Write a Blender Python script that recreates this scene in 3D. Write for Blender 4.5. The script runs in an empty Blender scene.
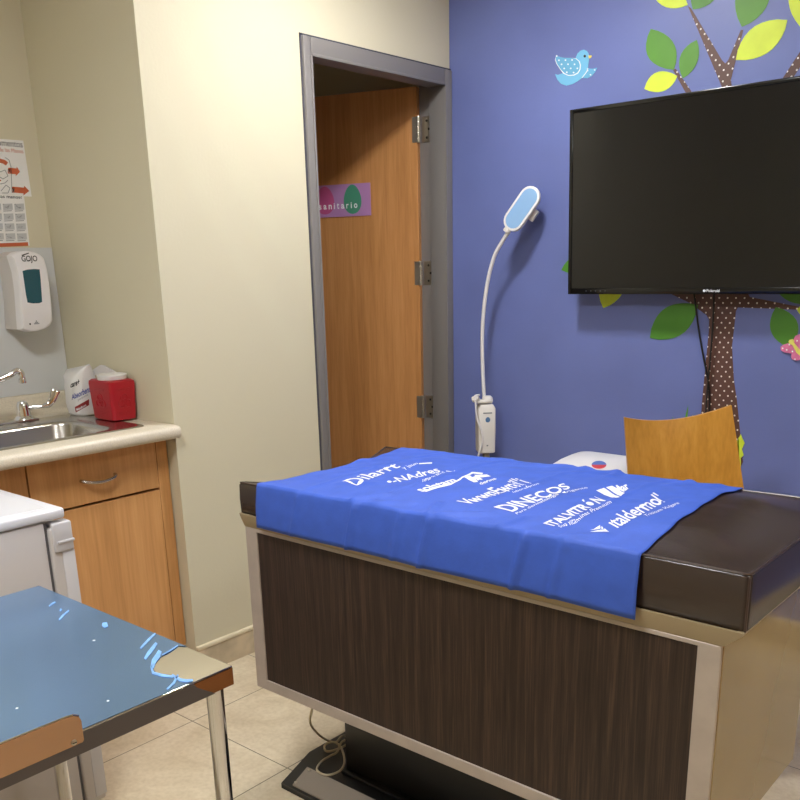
import bpy, bmesh, math, random
from mathutils import Vector, Matrix, noise
PI = math.pi
random.seed(7)
SC = bpy.context.scene
COL = SC.collection

# ------------------------------------------------------------------ camera
CAM_H = 1.38
F_PX, CX, CY = 885.2, 400.0, 533.2
RIGHT = Vector((0.7592, 0.6504, -0.0233)).normalized()
DOWN = Vector((0.1691, -0.2317, -0.9580)).normalized()
FWD = RIGHT.cross(DOWN).normalized()
DOWN = FWD.cross(RIGHT).normalized()
CAM = Vector((0, 0, CAM_H))
cd = bpy.data.cameras.new('camera'); cam = bpy.data.objects.new('camera', cd); COL.objects.link(cam)
cam.matrix_world = Matrix(((RIGHT.x, -DOWN.x, -FWD.x, 0), (RIGHT.y, -DOWN.y, -FWD.y, 0),
                           (RIGHT.z, -DOWN.z, -FWD.z, CAM_H), (0, 0, 0, 1)))
cd.sensor_fit = 'HORIZONTAL'; cd.sensor_width = 36; cd.lens = F_PX/800*36
cd.shift_y = (CY-400)/800; cd.clip_start = 0.02
SC.camera = cam

WY = 3.226       # blue wall
WX = -2.467      # cream wall
NX = -3.105      # alcove back wall
NY = 1.715       # alcove side wall

def ray(u, v):
    return RIGHT*((u-CX)/F_PX) + DOWN*((v-CY)/F_PX) + FWD
def on(u, v, ax, val):
    d = ray(u, v); return CAM + d*((val-CAM[ax])/d[ax])
def wallpt(u, v):
    p = on(u, v, 1, WY); return (p.x, p.z)

# ------------------------------------------------------------------ materials
def lin(c):
    c = c/255.0
    return c/12.92 if c <= 0.04045 else ((c+0.055)/1.055)**2.4
def rgb(t): return (lin(t[0]), lin(t[1]), lin(t[2]), 1)

class NT:
    def __init__(s, name):
        s.m = bpy.data.materials.new(name); s.m.use_nodes = True
        s.t = s.m.node_tree; s.n = s.t.nodes; s.l = s.t.links
        s.b = s.n['Principled BSDF']
    def node(s, typ, **kw):
        n = s.n.new(typ)
        for k, v in kw.items(): setattr(n, k, v)
        return n
    def link(s, a, b): s.l.new(a, b)
    def setv(s, k, v): s.b.inputs[k].default_value = v

def mat(name, col, rough=0.5, metal=0.0, spec=0.5, var=0.0, vscale=8, bump=0.0, bscale=60, coat=0.0, stretch=(1, 1, 1), rvar=0.0, sheen=0.0):
    t = NT(name)
    t.setv('Base Color', rgb(col)); t.setv('Roughness', rough); t.setv('Metallic', metal)
    t.setv('Specular IOR Level', spec); t.setv('Coat Weight', coat); t.setv('Coat Roughness', 0.08)
    if sheen: t.setv('Sheen Weight', sheen)
    if var or bump or rvar:
        tc = t.node('ShaderNodeTexCoord'); mp = t.node('ShaderNodeMapping')
        mp.inputs['Scale'].default_value = stretch
        t.link(tc.outputs['Object'], mp.inputs['Vector'])
    if var:
        nz = t.node('ShaderNodeTexNoise'); nz.inputs['Scale'].default_value = vscale; nz.inputs['Detail'].default_value = 4
        t.link(mp.outputs[0], nz.inputs['Vector'])
        rp = t.node('ShaderNodeValToRGB')
        rp.color_ramp.elements[0].position = 0.3; rp.color_ramp.elements[1].position = 0.7
        lo = tuple(max(0, c*(1-var)) for c in col); hi = tuple(min(255, c*(1+var)) for c in col)
        rp.color_ramp.elements[0].color = rgb(lo); rp.color_ramp.elements[1].color = rgb(hi)
        t.link(nz.outputs['Fac'], rp.inputs['Fac']); t.link(rp.outputs[0], t.b.inputs['Base Color'])
    if rvar:
        n3 = t.node('ShaderNodeTexNoise'); n3.inputs['Scale'].default_value = vscale*1.7
        t.link(mp.outputs[0], n3.inputs['Vector'])
        mr = t.node('ShaderNodeMapRange'); mr.inputs['To Min'].default_value = rough-rvar; mr.inputs['To Max'].default_value = rough+rvar
        t.link(n3.outputs['Fac'], mr.inputs['Value']); t.link(mr.outputs[0], t.b.inputs['Roughness'])
    if bump:
        n2 = t.node('ShaderNodeTexNoise'); n2.inputs['Scale'].default_value = bscale; n2.inputs['Detail'].default_value = 5
        t.link(mp.outputs[0], n2.inputs['Vector'])
        bp = t.node('ShaderNodeBump'); bp.inputs['Strength'].default_value = bump; bp.inputs['Distance'].default_value = 0.004
        t.link(n2.outputs['Fac'], bp.inputs['Height']); t.link(bp.outputs[0], t.b.inputs['Normal'])
    return t.m

def wood(name, dark, mid, light, rough=0.4, stretch=(18, 18, 0.9), scale=3.0, coat=0.0, spec=0.4, fine=0.35):
    t = NT(name)
    t.setv('Roughness', rough); t.setv('Coat Weight', coat); t.setv('Specular IOR Level', spec)
    tc = t.node('ShaderNodeTexCoord'); mp = t.node('ShaderNodeMapping'); mp.inputs['Scale'].default_value = stretch
    t.link(tc.outputs['Object'], mp.inputs['Vector'])
    nz = t.node('ShaderNodeTexNoise'); nz.inputs['Scale'].default_value = scale; nz.inputs['Detail'].default_value = 6; nz.inputs['Distortion'].default_value = 0.6
    t.link(mp.outputs[0], nz.inputs['Vector'])
    n2 = t.node('ShaderNodeTexNoise'); n2.inputs['Scale'].default_value = scale*5; n2.inputs['Detail'].default_value = 3
    t.link(mp.outputs[0], n2.inputs['Vector'])
    mx = t.node('ShaderNodeMix', data_type='FLOAT'); mx.inputs[0].default_value = fine
    t.link(nz.outputs['Fac'], mx.inputs[2]); t.link(n2.outputs['Fac'], mx.inputs[3])
    rp = t.node('ShaderNodeValToRGB'); e = rp.color_ramp.elements
    e[0].position = 0.33; e[0].color = rgb(dark); e[1].position = 0.68; e[1].color = rgb(light)
    m = e.new(0.5); m.color = rgb(mid)
    t.link(mx.outputs[0], rp.inputs['Fac']); t.link(rp.outputs[0], t.b.inputs['Base Color'])
    bp = t.node('ShaderNodeBump'); bp.inputs['Strength'].default_value = 0.05; bp.inputs['Distance'].default_value = 0.002
    t.link(mx.outputs[0], bp.inputs['Height']); t.link(bp.outputs[0], t.b.inputs['Normal'])
    return t.m

def tile_mat():
    t = NT('floor_tile'); t.setv('Roughness', 0.28); t.setv('Specular IOR Level', 0.5)
    tc = t.node('ShaderNodeTexCoord'); sx = t.node('ShaderNodeSeparateXYZ'); t.link(tc.outputs['Object'], sx.inputs[0])
    def mth(op, a, b=None):
        n = t.node('ShaderNodeMath', operation=op)
        for i, v in enumerate((a, b)):
            if v is None: continue
            if isinstance(v, (int, float)): n.inputs[i].default_value = v
            else: t.link(v, n.inputs[i])
        return n.outputs[0]
    def line(sock, off):
        f = mth('FRACT', mth('MULTIPLY', mth('SUBTRACT', sock, off), 1/0.45))
        d = mth('MINIMUM', f, mth('SUBTRACT', 1.0, f))
        return mth('LESS_THAN', d, 0.0036)
    g = mth('MAXIMUM', line(sx.outputs[0], -1.748), line(sx.outputs[1], 1.488))
    nz = t.node('ShaderNodeTexNoise'); nz.inputs['Scale'].default_value = 5; nz.inputs['Detail'].default_value = 7; nz.inputs['Distortion'].default_value = 1.5
    t.link(tc.outputs['Object'], nz.inputs['Vector'])
    rp = t.node('ShaderNodeValToRGB'); e = rp.color_ramp.elements
    e[0].position = 0.32; e[0].color = rgb((203, 187, 158)); e[1].position = 0.68; e[1].color = rgb((222, 209, 183))
    t.link(nz.outputs['Fac'], rp.inputs['Fac'])
    n2 = t.node('ShaderNodeTexNoise'); n2.inputs['Scale'].default_value = 70; n2.inputs['Detail'].default_value = 3
    t.link(tc.outputs['Object'], n2.inputs['Vector'])
    r2 = t.node('ShaderNodeValToRGB'); r2.color_ramp.elements[0].position = 0.35; r2.color_ramp.elements[1].position = 0.6
    r2.color_ramp.elements[0].color = (0.88, 0.86, 0.82, 1); r2.color_ramp.elements[1].color = (1, 1, 1, 1)
    t.link(n2.outputs['Fac'], r2.inputs['Fac'])
    ml = t.node('ShaderNodeMix', data_type='RGBA', blend_type='MULTIPLY'); ml.inputs[0].default_value = 0.8
    t.link(rp.outputs[0], ml.inputs[6]); t.link(r2.outputs[0], ml.inputs[7])
    mx = t.node('ShaderNodeMix', data_type='RGBA'); t.link(g, mx.inputs[0]); t.link(ml.outputs[2], mx.inputs[6])
    mx.inputs[7].default_value = rgb((104, 92, 72)); t.link(mx.outputs[2], t.b.inputs['Base Color'])
    bp = t.node('ShaderNodeBump'); bp.inputs['Strength'].default_value = 0.3; bp.inputs['Distance'].default_value = 0.002; bp.invert = True
    t.link(g, bp.inputs['Height']); t.link(bp.outputs[0], t.b.inputs['Normal'])
    return t.m

def dots_mat(name, base, dot, sx_, sz_, r, rough=0.5):
    """vinyl with a staggered grid of dots over object X/Z"""
    t = NT(name); t.setv('Roughness', rough)
    tc = t.node('ShaderNodeTexCoord'); s = t.node('ShaderNodeSeparateXYZ'); t.link(tc.outputs['Object'], s.inputs[0])
    def mth(op, a, b=None):
        n = t.node('ShaderNodeMath', operation=op)
        for i, v in enumerate((a, b)):
            if v is None: continue
            if isinstance(v, (int, float)): n.inputs[i].default_value = v
            else: t.link(v, n.inputs[i])
        return n.outputs[0]
    def grid(ox, oz):
        a = mth('MULTIPLY', mth('SUBTRACT', mth('FRACT', mth('ADD', mth('DIVIDE', s.outputs[0], sx_), ox)), 0.5), sx_)
        b = mth('MULTIPLY', mth('SUBTRACT', mth('FRACT', mth('ADD', mth('DIVIDE', s.outputs[2], sz_), oz)), 0.5), sz_)
        d = mth('SQRT', mth('ADD', mth('MULTIPLY', a, a), mth('MULTIPLY', b, b)))
        return mth('LESS_THAN', d, r)
    g = mth('MAXIMUM', grid(0, 0), grid(0.5, 0.5))
    mx = t.node('ShaderNodeMix', data_type='RGBA'); t.link(g, mx.inputs[0])
    mx.inputs[6].default_value = rgb(base); mx.inputs[7].default_value = rgb(dot)
    t.link(mx.outputs[2], t.b.inputs['Base Color'])
    return t.m

def emit(name, col, strength):
    t = NT(name); t.setv('Base Color', (0.8, 0.8, 0.8, 1)); t.setv('Emission Color', col); t.setv('Emission Strength', strength)
    return t.m

M = {}
M['cream'] = mat('cream_wall_paint', (213, 206, 180), 0.6, bump=0.12, bscale=90, spec=0.3)
M['blue'] = mat('blue_wall_paint', (109, 121, 180), 0.42, bump=0.15, bscale=80, var=0.03, vscale=3, spec=0.4)
M['white_ceil'] = mat('ceiling_paint', (235, 233, 226), 0.8)
M['tile'] = tile_mat()
M['base_stone'] = mat('baseboard_stone', (196, 180, 152), 0.35, var=0.08, vscale=14, bump=0.05)
M['base_cap'] = mat('baseboard_cap', (226, 214, 186), 0.35)
M['grey_metal'] = mat('grey_frame_paint', (134, 130, 128), 0.38, metal=0.15, bump=0.05, bscale=150)
M['rebate'] = mat('grey_brown_frame_paint', (118, 112, 108), 0.45)
M['door_wood'] = wood('door_laminate', (176, 122, 70), (192, 136, 82), (204, 150, 96), 0.38, (14, 14, 0.7), 2.4, spec=0.45)
M['cab_wood'] = wood('cabinet_laminate', (190, 138, 84), (206, 152, 96), (216, 164, 108), 0.4, (13, 13, 0.6), 2.0)
M['chair_wood'] = wood('chair_plywood', (182, 128, 44), (198, 142, 54), (208, 154, 66), 0.34, (10, 10, 1.0), 2.5, coat=0.25)
M['wenge'] = wood('wenge_laminate', (34, 24, 20), (54, 40, 33), (80, 61, 49), 0.42, (24, 24, 0.7), 2.6, fine=0.45)
M['alu'] = mat('satin_aluminium_trim', (190, 178, 168), 0.42, metal=0.25, var=0.03, vscale=20, bump=0.05, bscale=120)
M['khaki'] = mat('glossy_beige_enamel', (178, 158, 114), 0.11, metal=0.45, spec=0.6, var=0.04, vscale=2)
M['tray'] = mat('beige_enamel_tray', (162, 145, 114), 0.3, spec=0.5)
M['leather'] = mat('brown_vinyl_leather', (56, 44, 38), 0.26, spec=0.55, bump=0.10, bscale=140, var=0.04, vscale=9, stretch=(0.5, 2, 1))
M['piping'] = mat('brown_piping', (70, 54, 46), 0.3, spec=0.6)
M['drape'] = mat('blue_nonwoven', (64, 97, 196), 0.62, spec=0.3, bump=0.12, bscale=160, var=0.03, vscale=25)
M['print'] = mat('white_print', (232, 236, 246), 0.6)
M['black_paint'] = mat('black_enamel', (24, 24, 25), 0.4)
M['black_gloss'] = mat('gloss_black_plastic', (12, 12, 13), 0.16, spec=0.5)
M['screen'] = mat('dark_tv_screen', (15, 15, 17), 0.17, spec=0.55)
M['black_mat'] = mat('matte_black_plastic', (20, 20, 21), 0.6)
M['rubber_grey'] = mat('grey_ribbed_pad', (150, 139, 126), 0.55, bump=0.1, bscale=200)
M['cord_cream'] = mat('cream_cord', (196, 184, 156), 0.5)
M['white_pl'] = mat('white_plastic', (226, 224, 222), 0.32)
M['white_warm'] = mat('offwhite_plastic', (224, 220, 214), 0.35)
M['lamp_white'] = mat('white_lamp_plastic', (228, 226, 226), 0.3)
M['lens'] = mat('pale_blue_lens', (134, 174, 216), 0.3)
M['logo_blue'] = mat('blue_dot', (84, 122, 166), 0.4)
M['logo_grey'] = mat('grey_print', (120, 125, 130), 0.5)
M['fridge_white'] = mat('fridge_enamel', (226, 226, 230), 0.25, bump=0.03, bscale=120)
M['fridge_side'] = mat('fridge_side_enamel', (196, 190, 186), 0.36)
M['gasket'] = mat('grey_gasket', (96, 94, 96), 0.6)
M['handle_grey'] = mat('pale_grey_handle', (204, 202, 204), 0.3)
M['steel_mirror'] = mat('polished_steel', (214, 208, 196), 0.03, metal=1.0)
M['steel_reflection_tint'] = mat('reflection_tinted_plate', (196, 160, 132), 0.26, metal=1.0, bump=0.02, bscale=200)  # warm tint paints a reflection into the plate's steel
M['chrome'] = mat('chrome', (228, 228, 230), 0.05, metal=1.0)
M['steel'] = mat('brushed_steel', (196, 192, 186), 0.24, metal=1.0, bump=0.04, bscale=90, stretch=(1, 12, 1))
M['reflection_edge_film'] = mat('painted_reflection_film', (92, 86, 85), 0.4)  # dark reflection painted into the film colour
M['warm_reflection'] = mat('reflection_tinted_steel', (150, 100, 62), 0.18, metal=0.85)  # brown reflection painted into the colour of the bare steel edge
M['film'] = mat('blue_protective_film', (126, 160, 200), 0.2, metal=0.7, spec=0.5, var=0.04, vscale=3, bump=0.04, bscale=30)
M['film_scrap'] = mat('torn_blue_film', (128, 178, 240), 0.4, var=0.1, vscale=60)
M['counter'] = mat('speckled_laminate', (214, 204, 184), 0.34, var=0.05, vscale=260)
M['splash'] = mat('pale_grey_panel', (206, 208, 208), 0.3)
M['disp_white'] = mat('dispenser_white', (232, 229, 230), 0.3)
M['disp_side'] = mat('dispenser_side_white', (206, 200, 194), 0.38)
M['teal'] = mat('dark_teal_window', (24, 82, 96), 0.08, spec=0.6)
M['ink'] = mat('black_ink', (28, 28, 30), 0.5)
M['ink_blue'] = mat('blue_ink', (50, 66, 160), 0.5)
M['ink_orange'] = mat('orange_ink', (196, 98, 62), 0.5)
M['ink_grey'] = mat('grey_ink', (150, 152, 154), 0.6)
M['cellgrey'] = mat('grey_picture_cell', (198, 199, 200), 0.6)
M['paper'] = mat('poster_paper', (236, 235, 233), 0.45)
M['red'] = mat('red_polypropylene', (172, 18, 36), 0.3, spec=0.5)
M['bag'] = mat('white_plastic_film_bag', (230, 228, 226), 0.35, bump=0.3, bscale=18)
M['maroon'] = mat('maroon_ink', (140, 40, 40), 0.5)
M['sign_purple'] = mat('lilac_sign', (178, 132, 184), 0.4)
M['sign_pink'] = mat('pink_print', (186, 84, 136), 0.5)
M['sign_green'] = mat('green_print', (72, 146, 118), 0.5)
M['yellow_soft'] = mat('soft_yellow_print', (226, 204, 130), 0.5)
M['leaf_green'] = mat('green_vinyl', (86, 146, 42), 0.5, var=0.05, vscale=6)
M['leaf_dark'] = mat('deep_green_vinyl', (76, 136, 42), 0.5, var=0.05, vscale=6)
M['leaf_lime'] = mat('lime_vinyl', (212, 232, 64), 0.5, var=0.05, vscale=8)
M['trunk'] = dots_mat('brown_dotted_vinyl', (92, 62, 54), (240, 232, 224), 0.0300, 0.0345, 0.0031)
M['bird'] = mat('sky_blue_vinyl', (116, 190, 228), 0.5)
M['bird_wing'] = mat('dotted_blue_vinyl', (106, 178, 216), 0.5)
M['white_vinyl'] = mat('white_vinyl', (236, 240, 242), 0.5)
M['beak'] = mat('yellow_beak', (240, 214, 96), 0.5)
M['fly_pink'] = mat('pink_foam', (216, 118, 164), 0.5, var=0.06, vscale=50)
M['fly_yellow'] = mat('yellow_foam', (226, 222, 110), 0.5)
M['hinge'] = mat('satin_nickel', (196, 190, 176), 0.28, metal=0.9)
M['dark_screw'] = mat('dark_screw', (70, 66, 60), 0.4, metal=0.8)
M['bin_white'] = mat('bin_white_plastic', (226, 224, 226), 0.35)
M['sticker_red'] = mat('red_sticker', (206, 66, 74), 0.4)
M['sticker_blue'] = mat('blue_sticker', (84, 116, 190), 0.4)
M['lamp_on'] = emit('lit_diffuser', (1.0, 0.985, 0.97, 1), 168)
M['lamp_on3'] = emit('lit_diffuser_dim', (0.99, 0.99, 0.98, 1), 26)
M['fill_lamp_on'] = emit('added_fill_diffuser', (0.97, 0.99, 1.0, 1), 42)

# ------------------------------------------------------------------ builders
BASE = {}
def tag(o, label=None, cat=None, group=None, kind=None):
    if label: o['label'] = label
    if cat: o['category'] = cat
    if group: o['group'] = group
    if kind: o['kind'] = kind
    return o
def thing(name, label, cat, loc=(0, 0, 0), group=None):
    o = bpy.data.objects.new(name, None); COL.objects.link(o)
    o.location = loc; o.empty_display_size = 0.05; BASE[o.name] = Vector(loc)
    return tag(o, label, cat, group)
def obj(name, bm, m, parent=None, origin=None, smooth=True, ang=38, label=None):
    base = BASE[parent.name] if parent is not None else Vector(origin or (0, 0, 0))
    bmesh.ops.recalc_face_normals(bm, faces=bm.faces)
    for v in bm.verts: v.co -= base
    me = bpy.data.meshes.new(name); bm.to_mesh(me); bm.free()
    for mm in (m if isinstance(m, (list, tuple)) else [m]): me.materials.append(mm)
    if smooth and len(me.polygons):
        me.shade_smooth(); me.set_sharp_from_angle(angle=math.radians(ang))
    o = bpy.data.objects.new(name, me); COL.objects.link(o)
    if parent is not None: o.parent = parent
    else: o.location = base
    BASE[o.name] = base
    if label: o['label'] = label
    return o
def struct(name, bm, m, parent=None, **kw):
    o = obj(name, bm, m, parent, **kw)
    if parent is None: o['kind'] = 'structure'
    return o
def B(): return bmesh.new()
def box(bm, x0, x1, y0, y1, z0, z1, bev=0.0, seg=2, mi=0, mtx=None):
    vs = [bm.verts.new((x, y, z)) for x in (x0, x1) for y in (y0, y1) for z in (z0, z1)]
    idx = [(0, 1, 3, 2), (4, 6, 7, 5), (0, 4, 5, 1), (2, 3, 7, 6), (0, 2, 6, 4), (1, 5, 7, 3)]
    fs = [bm.faces.new([vs[i] for i in f]) for f in idx]
    for f in fs: f.material_index = mi
    bmesh.ops.recalc_face_normals(bm, faces=fs)
    if bev > 0:
        es = list({e for f in fs for e in f.edges})
        r = bmesh.ops.bevel(bm, geom=es, offset=bev, segments=seg, profile=0.5, affect='EDGES')
        for f in r['faces']: f.material_index = mi
        if mtx is not None:
            vv = {v for f in r['faces'] for v in f.verts}
            for v in vv: v.co = mtx @ v.co
    elif mtx is not None:
        for v in vs: v.co = mtx @ v.co
    return bm
def prism(bm, pts, ext, mi=0):
    """polygon pts (3d) extruded by vector ext"""
    ext = Vector(ext)
    a = [bm.verts.new(p) for p in pts]; b = [bm.verts.new(Vector(p)+ext) for p in pts]
    fs = [bm.faces.new(a), bm.faces.new(b[::-1])]
    n = len(pts)
    for i in range(n):
        fs.append(bm.faces.new([a[i], a[(i+1) % n], b[(i+1) % n], b[i]]))
    for f in fs: f.material_index = mi
    return fs
def loft(bm, rings, closed=True, cap0=True, cap1=True, mi=0):
    vr = [[bm.verts.new(p) for p in r] for r in rings]
    n = len(rings[0])
    for a, b in zip(vr[:-1], vr[1:]):
        for i in range(n if closed else n-1):
            f = bm.faces.new([a[i], a[(i+1) % n], b[(i+1) % n], b[i]]); f.material_index = mi
    if closed and cap0: bm.faces.new(vr[0][::-1]).material_index = mi
    if closed and cap1: bm.faces.new(vr[-1]).material_index = mi
    return vr
def smooth_path(pts, n=8):
    """Catmull-Rom through pts"""
    P = [Vector(p) for p in pts]; P = [P[0]*2-P[1]] + P + [P[-1]*2-P[-2]]
    out = []
    for i in range(1, len(P)-2):
        for k in range(n):
            t = k/n; a, b, c, d = P[i-1], P[i], P[i+1], P[i+2]
            out.append(0.5*((2*b)+(c-a)*t+(2*a-5*b+4*c-d)*t*t+(3*b-a-3*c+d)*t**3))
    out.append(P[-2]); return out
def tube(bm, path, r, seg=10, mi=0, closed=False):
    P = [Vector(p) for p in path]; n = len(P)
    rr = r if isinstance(r, (list, tuple)) else [r]*n
    rings = []; up = None
    for i in range(n):
        if closed: t = (P[(i+1) % n]-P[i-1])
        else: t = P[min(i+1, n-1)]-P[max(i-1, 0)]
        t.normalize()
        if up is None:
            up = Vector((0, 0, 1)) if abs(t.z) < 0.9 else Vector((1, 0, 0))
        s = t.cross(up)
        if s.length < 1e-6: s = t.orthogonal()
        s.normalize(); up = s.cross(t).normalized()
        rings.append([P[i]+(s*math.cos(2*PI*k/seg)+up*math.sin(2*PI*k/seg))*rr[i] for k in range(seg)])
    if closed:
        rings.append(rings[0]); vr = loft(bm, rings[:-1], cap0=False, cap1=False, mi=mi)
        a, b = vr[-1], vr[0]
        best = min(range(seg), key=lambda s_: sum((a[k].co-b[(k+s_) % seg].co).length for k in range(seg)))
        for i in range(seg):
            bm.faces.new([a[i], a[(i+1) % seg], b[(i+1+best) % seg], b[(i+best) % seg]]).material_index = mi
    else: loft(bm, rings, mi=mi)
    return bm
def lathe(bm, prof, c, axis=(0, 0, 1), seg=24, mi=0):
    """prof: (radius, height) list along axis from c"""
    ax = Vector(axis).normalized(); s = ax.orthogonal().normalized(); t = ax.cross(s); c = Vector(c)
    rings = [[c+ax*h+(s*math.cos(2*PI*k/seg)+t*math.sin(2*PI*k/seg))*max(r, 1e-5) for k in range(seg)] for r, h in prof]
    loft(bm, rings, mi=mi); return bm
def rrect(w, h, r, n=6, cx=0, cy=0):
    out = []
    for (sx, sy, a0) in ((1, 1, 0), (-1, 1, 90), (-1, -1, 180), (1, -1, 270)):
        for k in range(n+1):
            a = math.radians(a0+90*k/n)
            out.append((cx+sx*(w/2-r)+r*math.cos(a), cy+sy*(h/2-r)+r*math.sin(a)))
    return out

FONT_CACHE = {}
def text_geo(s, bold=0.0):
    key = (s, bold)
    if key not in FONT_CACHE:
        cu = bpy.data.curves.new('lettering', 'FONT'); cu.body = s; cu.size = 1; cu.offset = bold; cu.resolution_u = 4
        o = bpy.data.objects.new('lettering', cu); COL.objects.link(o)
        dg = bpy.context.evaluated_depsgraph_get(); dg.update()
        me = bpy.data.meshes.new_from_object(o.evaluated_get(dg))
        vs = [v.co.copy() for v in me.vertices]; fs = [tuple(p.vertices) for p in me.polygons]
        bpy.data.objects.remove(o); bpy.data.curves.remove(cu); bpy.data.meshes.remove(me)
        x0 = min(v.x for v in vs); x1 = max(v.x for v in vs); y0 = min(v.y for v in vs); y1 = max(v.y for v in vs)
        FONT_CACHE[key] = ([((v.x-x0)/(x1-x0), (v.y-y0)/(y1-y0)) for v in vs], fs)
    return FONT_CACHE[key]
def text(bm, s, fn, w, h, u0=0, v0=0, bold=0.0, mi=0, slant=0.0):
    """letters filling a w x h box at (u0, v0); fn maps (u, v) to a point"""
    vs, fs = text_geo(s, bold)
    V = [bm.verts.new(fn(u0+a*w+slant*b*h, v0+b*h)) for a, b in vs]
    for f in fs:
        try: bm.faces.new([V[i] for i in f]).material_index = mi
        except ValueError: pass
def flat(bm, pts2, fn, mi=0):
    f = bm.faces.new([bm.verts.new(fn(*p)) for p in pts2]); f.material_index = mi
def disc(bm, cu, cv, ru, rv, fn, mi=0, n=18):
    flat(bm, [(cu+ru*math.cos(2*PI*k/n), cv+rv*math.sin(2*PI*k/n)) for k in range(n)], fn, mi)

from mathutils.bvhtree import BVHTree
def caster(o):
    """point on object o's surface seen along a sight line, a hair off the surface"""
    base = BASE[o.name]; me = o.data
    bv = BVHTree.FromPolygons([v.co+base for v in me.vertices], [tuple(p.vertices) for p in me.polygons])
    def f(u, v, off=0.0007):
        h = bv.ray_cast(CAM, ray(u, v).normalized())
        if h[0] is None: h = bv.find_nearest(on(u, v, 0, base.x))
        n = h[1] if h[1].dot(ray(u, v)) < 0 else -h[1]
        return h[0]+n*off
    return f
def quad(c):
    """(a, b) in 0..1 to a spot inside the four corners TL, BL, TR, BR"""
    tl, bl, tr, br = c
    def f(a, b):
        l = [bl[i]+(tl[i]-bl[i])*b for i in (0, 1)]; r = [br[i]+(tr[i]-br[i])*b for i in (0, 1)]
        return (l[0]+(r[0]-l[0])*a, l[1]+(r[1]-l[1])*a)
    return f
# ================================================================== SETTING
bm = B(); box(bm, -4.5, 1.75, -1.6, 3.5, -0.06, 0.0); struct('floor', bm, M['tile'], smooth=False)
bm = B(); box(bm, -3.3, 1.75, -1.6, 3.4, 2.62, 2.68); struct('ceiling', bm, M['white_ceil'], smooth=False)
DY0, DY1, DZ = 2.380, 3.222, 2.160     # rough opening of the restroom door
bm = B()
box(bm, WX-0.12, WX, NY+0.12, DY0, 0, 2.62)
box(bm, WX-0.12, WX, DY0, DY1, DZ, 2.62)
struct('wall_left', bm, M['cream'], smooth=False)
bm = B(); box(bm, NX-0.1, WX, NY, NY+0.12, 0, 2.62); struct('wall_alcove_side', bm, M['cream'], smooth=False)
bm = B(); box(bm, NX-0.1, NX, -1.6, NY, 0, 2.62); struct('wall_alcove', bm, M['cream'], smooth=False)
bm = B(); box(bm, WX-0.12, 1.75, WY, WY+0.1, 0, 2.62); struct('wall_back', bm, M['blue'], smooth=False)
bm = B(); box(bm, 1.62, 1.72, -1.6, WY, 0, 2.62); struct('wall_right', bm, M['cream'], smooth=False)
bm = B(); box(bm, NX, 1.62, -1.6, -1.5, 0, 2.62); struct('wall_front', bm, M['cream'], smooth=False)
# little room behind the door
bm = B()
box(bm, -4.3, -4.2, 1.84, 3.4, 0, 2.5); box(bm, -4.2, WX-0.12, 3.32, 3.4, 0, 2.5); box(bm, -4.2, NX-0.1, 1.76, 1.84, 0, 2.5)
struct('wall_restroom', bm, M['cream'], smooth=False)
bm = B(); box(bm, -4.2, WX-0.12, 1.84, 3.32, 2.45, 2.5); struct('ceiling_restroom', bm, M['white_ceil'], smooth=False)
# unseen door added on the right wall to give the steel warm reflections
bm = B(); box(bm, 1.58, 1.62, -0.6, 2.0, 0.0, 2.1, 0.004); struct('added_reflection_door', bm, M['door_wood'])
# baseboards: stone strip with a rounded lighter cap
def baseboard(name, x0, x1, y0, y1, axis):
    bm = B(); box(bm, x0, x1, y0, y1, 0, 0.092, 0, mi=0); box(bm, x0-(0.003 if axis == 'y-' else 0), x1+(0.003 if axis == 'x' else 0), y0-(0.003 if axis == 'y' else 0), y1, 0.092, 0.108, 0.004, mi=1)
    return struct(name, bm, [M['base_stone'], M['base_cap']])
baseboard('baseboard_left', WX, WX+0.012, NY-0.002, DY0-0.004, 'x')
baseboard('baseboard_back', WX+0.02, 1.62, WY-0.012, WY, 'y')
baseboard('baseboard_right', 1.608, 1.62, 2.0, WY-0.013, 'y-')

# door frame, painted grey steel
bm = B()
FX = WX+0.013; FD = WX-0.135
fy0, fy1, fz = 2.380, 3.2235, 2.160
iy0, iy1, iz = 2.417, 3.176, 2.100
for y0, y1, z0, z1 in ((fy0, iy0, 0, fz), (iy1, fy1, 0, fz), (iy0, iy1, iz, fz)):
    box(bm, WX-0.075, FX, y0, y1, z0, z1, 0.004)
# rebate behind the stop
box(bm, FD, WX-0.075, fy0, iy0-0.014, 0, fz); box(bm, FD, WX-0.075, iy1+0.010, fy1, 0, fz); box(bm, FD, WX-0.075, fy0, fy1, iz+0.022, fz)
# raised inner bead
for y0, y1, z0, z1 in ((iy0-0.008, iy0+0.002, 0, iz), (iy1-0.002, iy1+0.008, 0, iz), (iy0, iy1, iz-0.002, iz+0.008)):
    box(bm, FX-0.004, FX+0.004, y0, y1, z0, z1, 0.002)
struct('trim_1', bm, M['grey_metal'])
# dark strip around the frame, painted in as the shadow of the gap
bm = B()
box(bm, WX-0.002, WX+0.003, fy0-0.007, fy0, 0, fz+0.007); box(bm, WX-0.002, WX+0.003, fy0-0.007, WY, fz, fz+0.007)
struct('gap_shadow_strip', bm, mat('gap_shadow', (70, 70, 80), 0.7), smooth=False)

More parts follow.
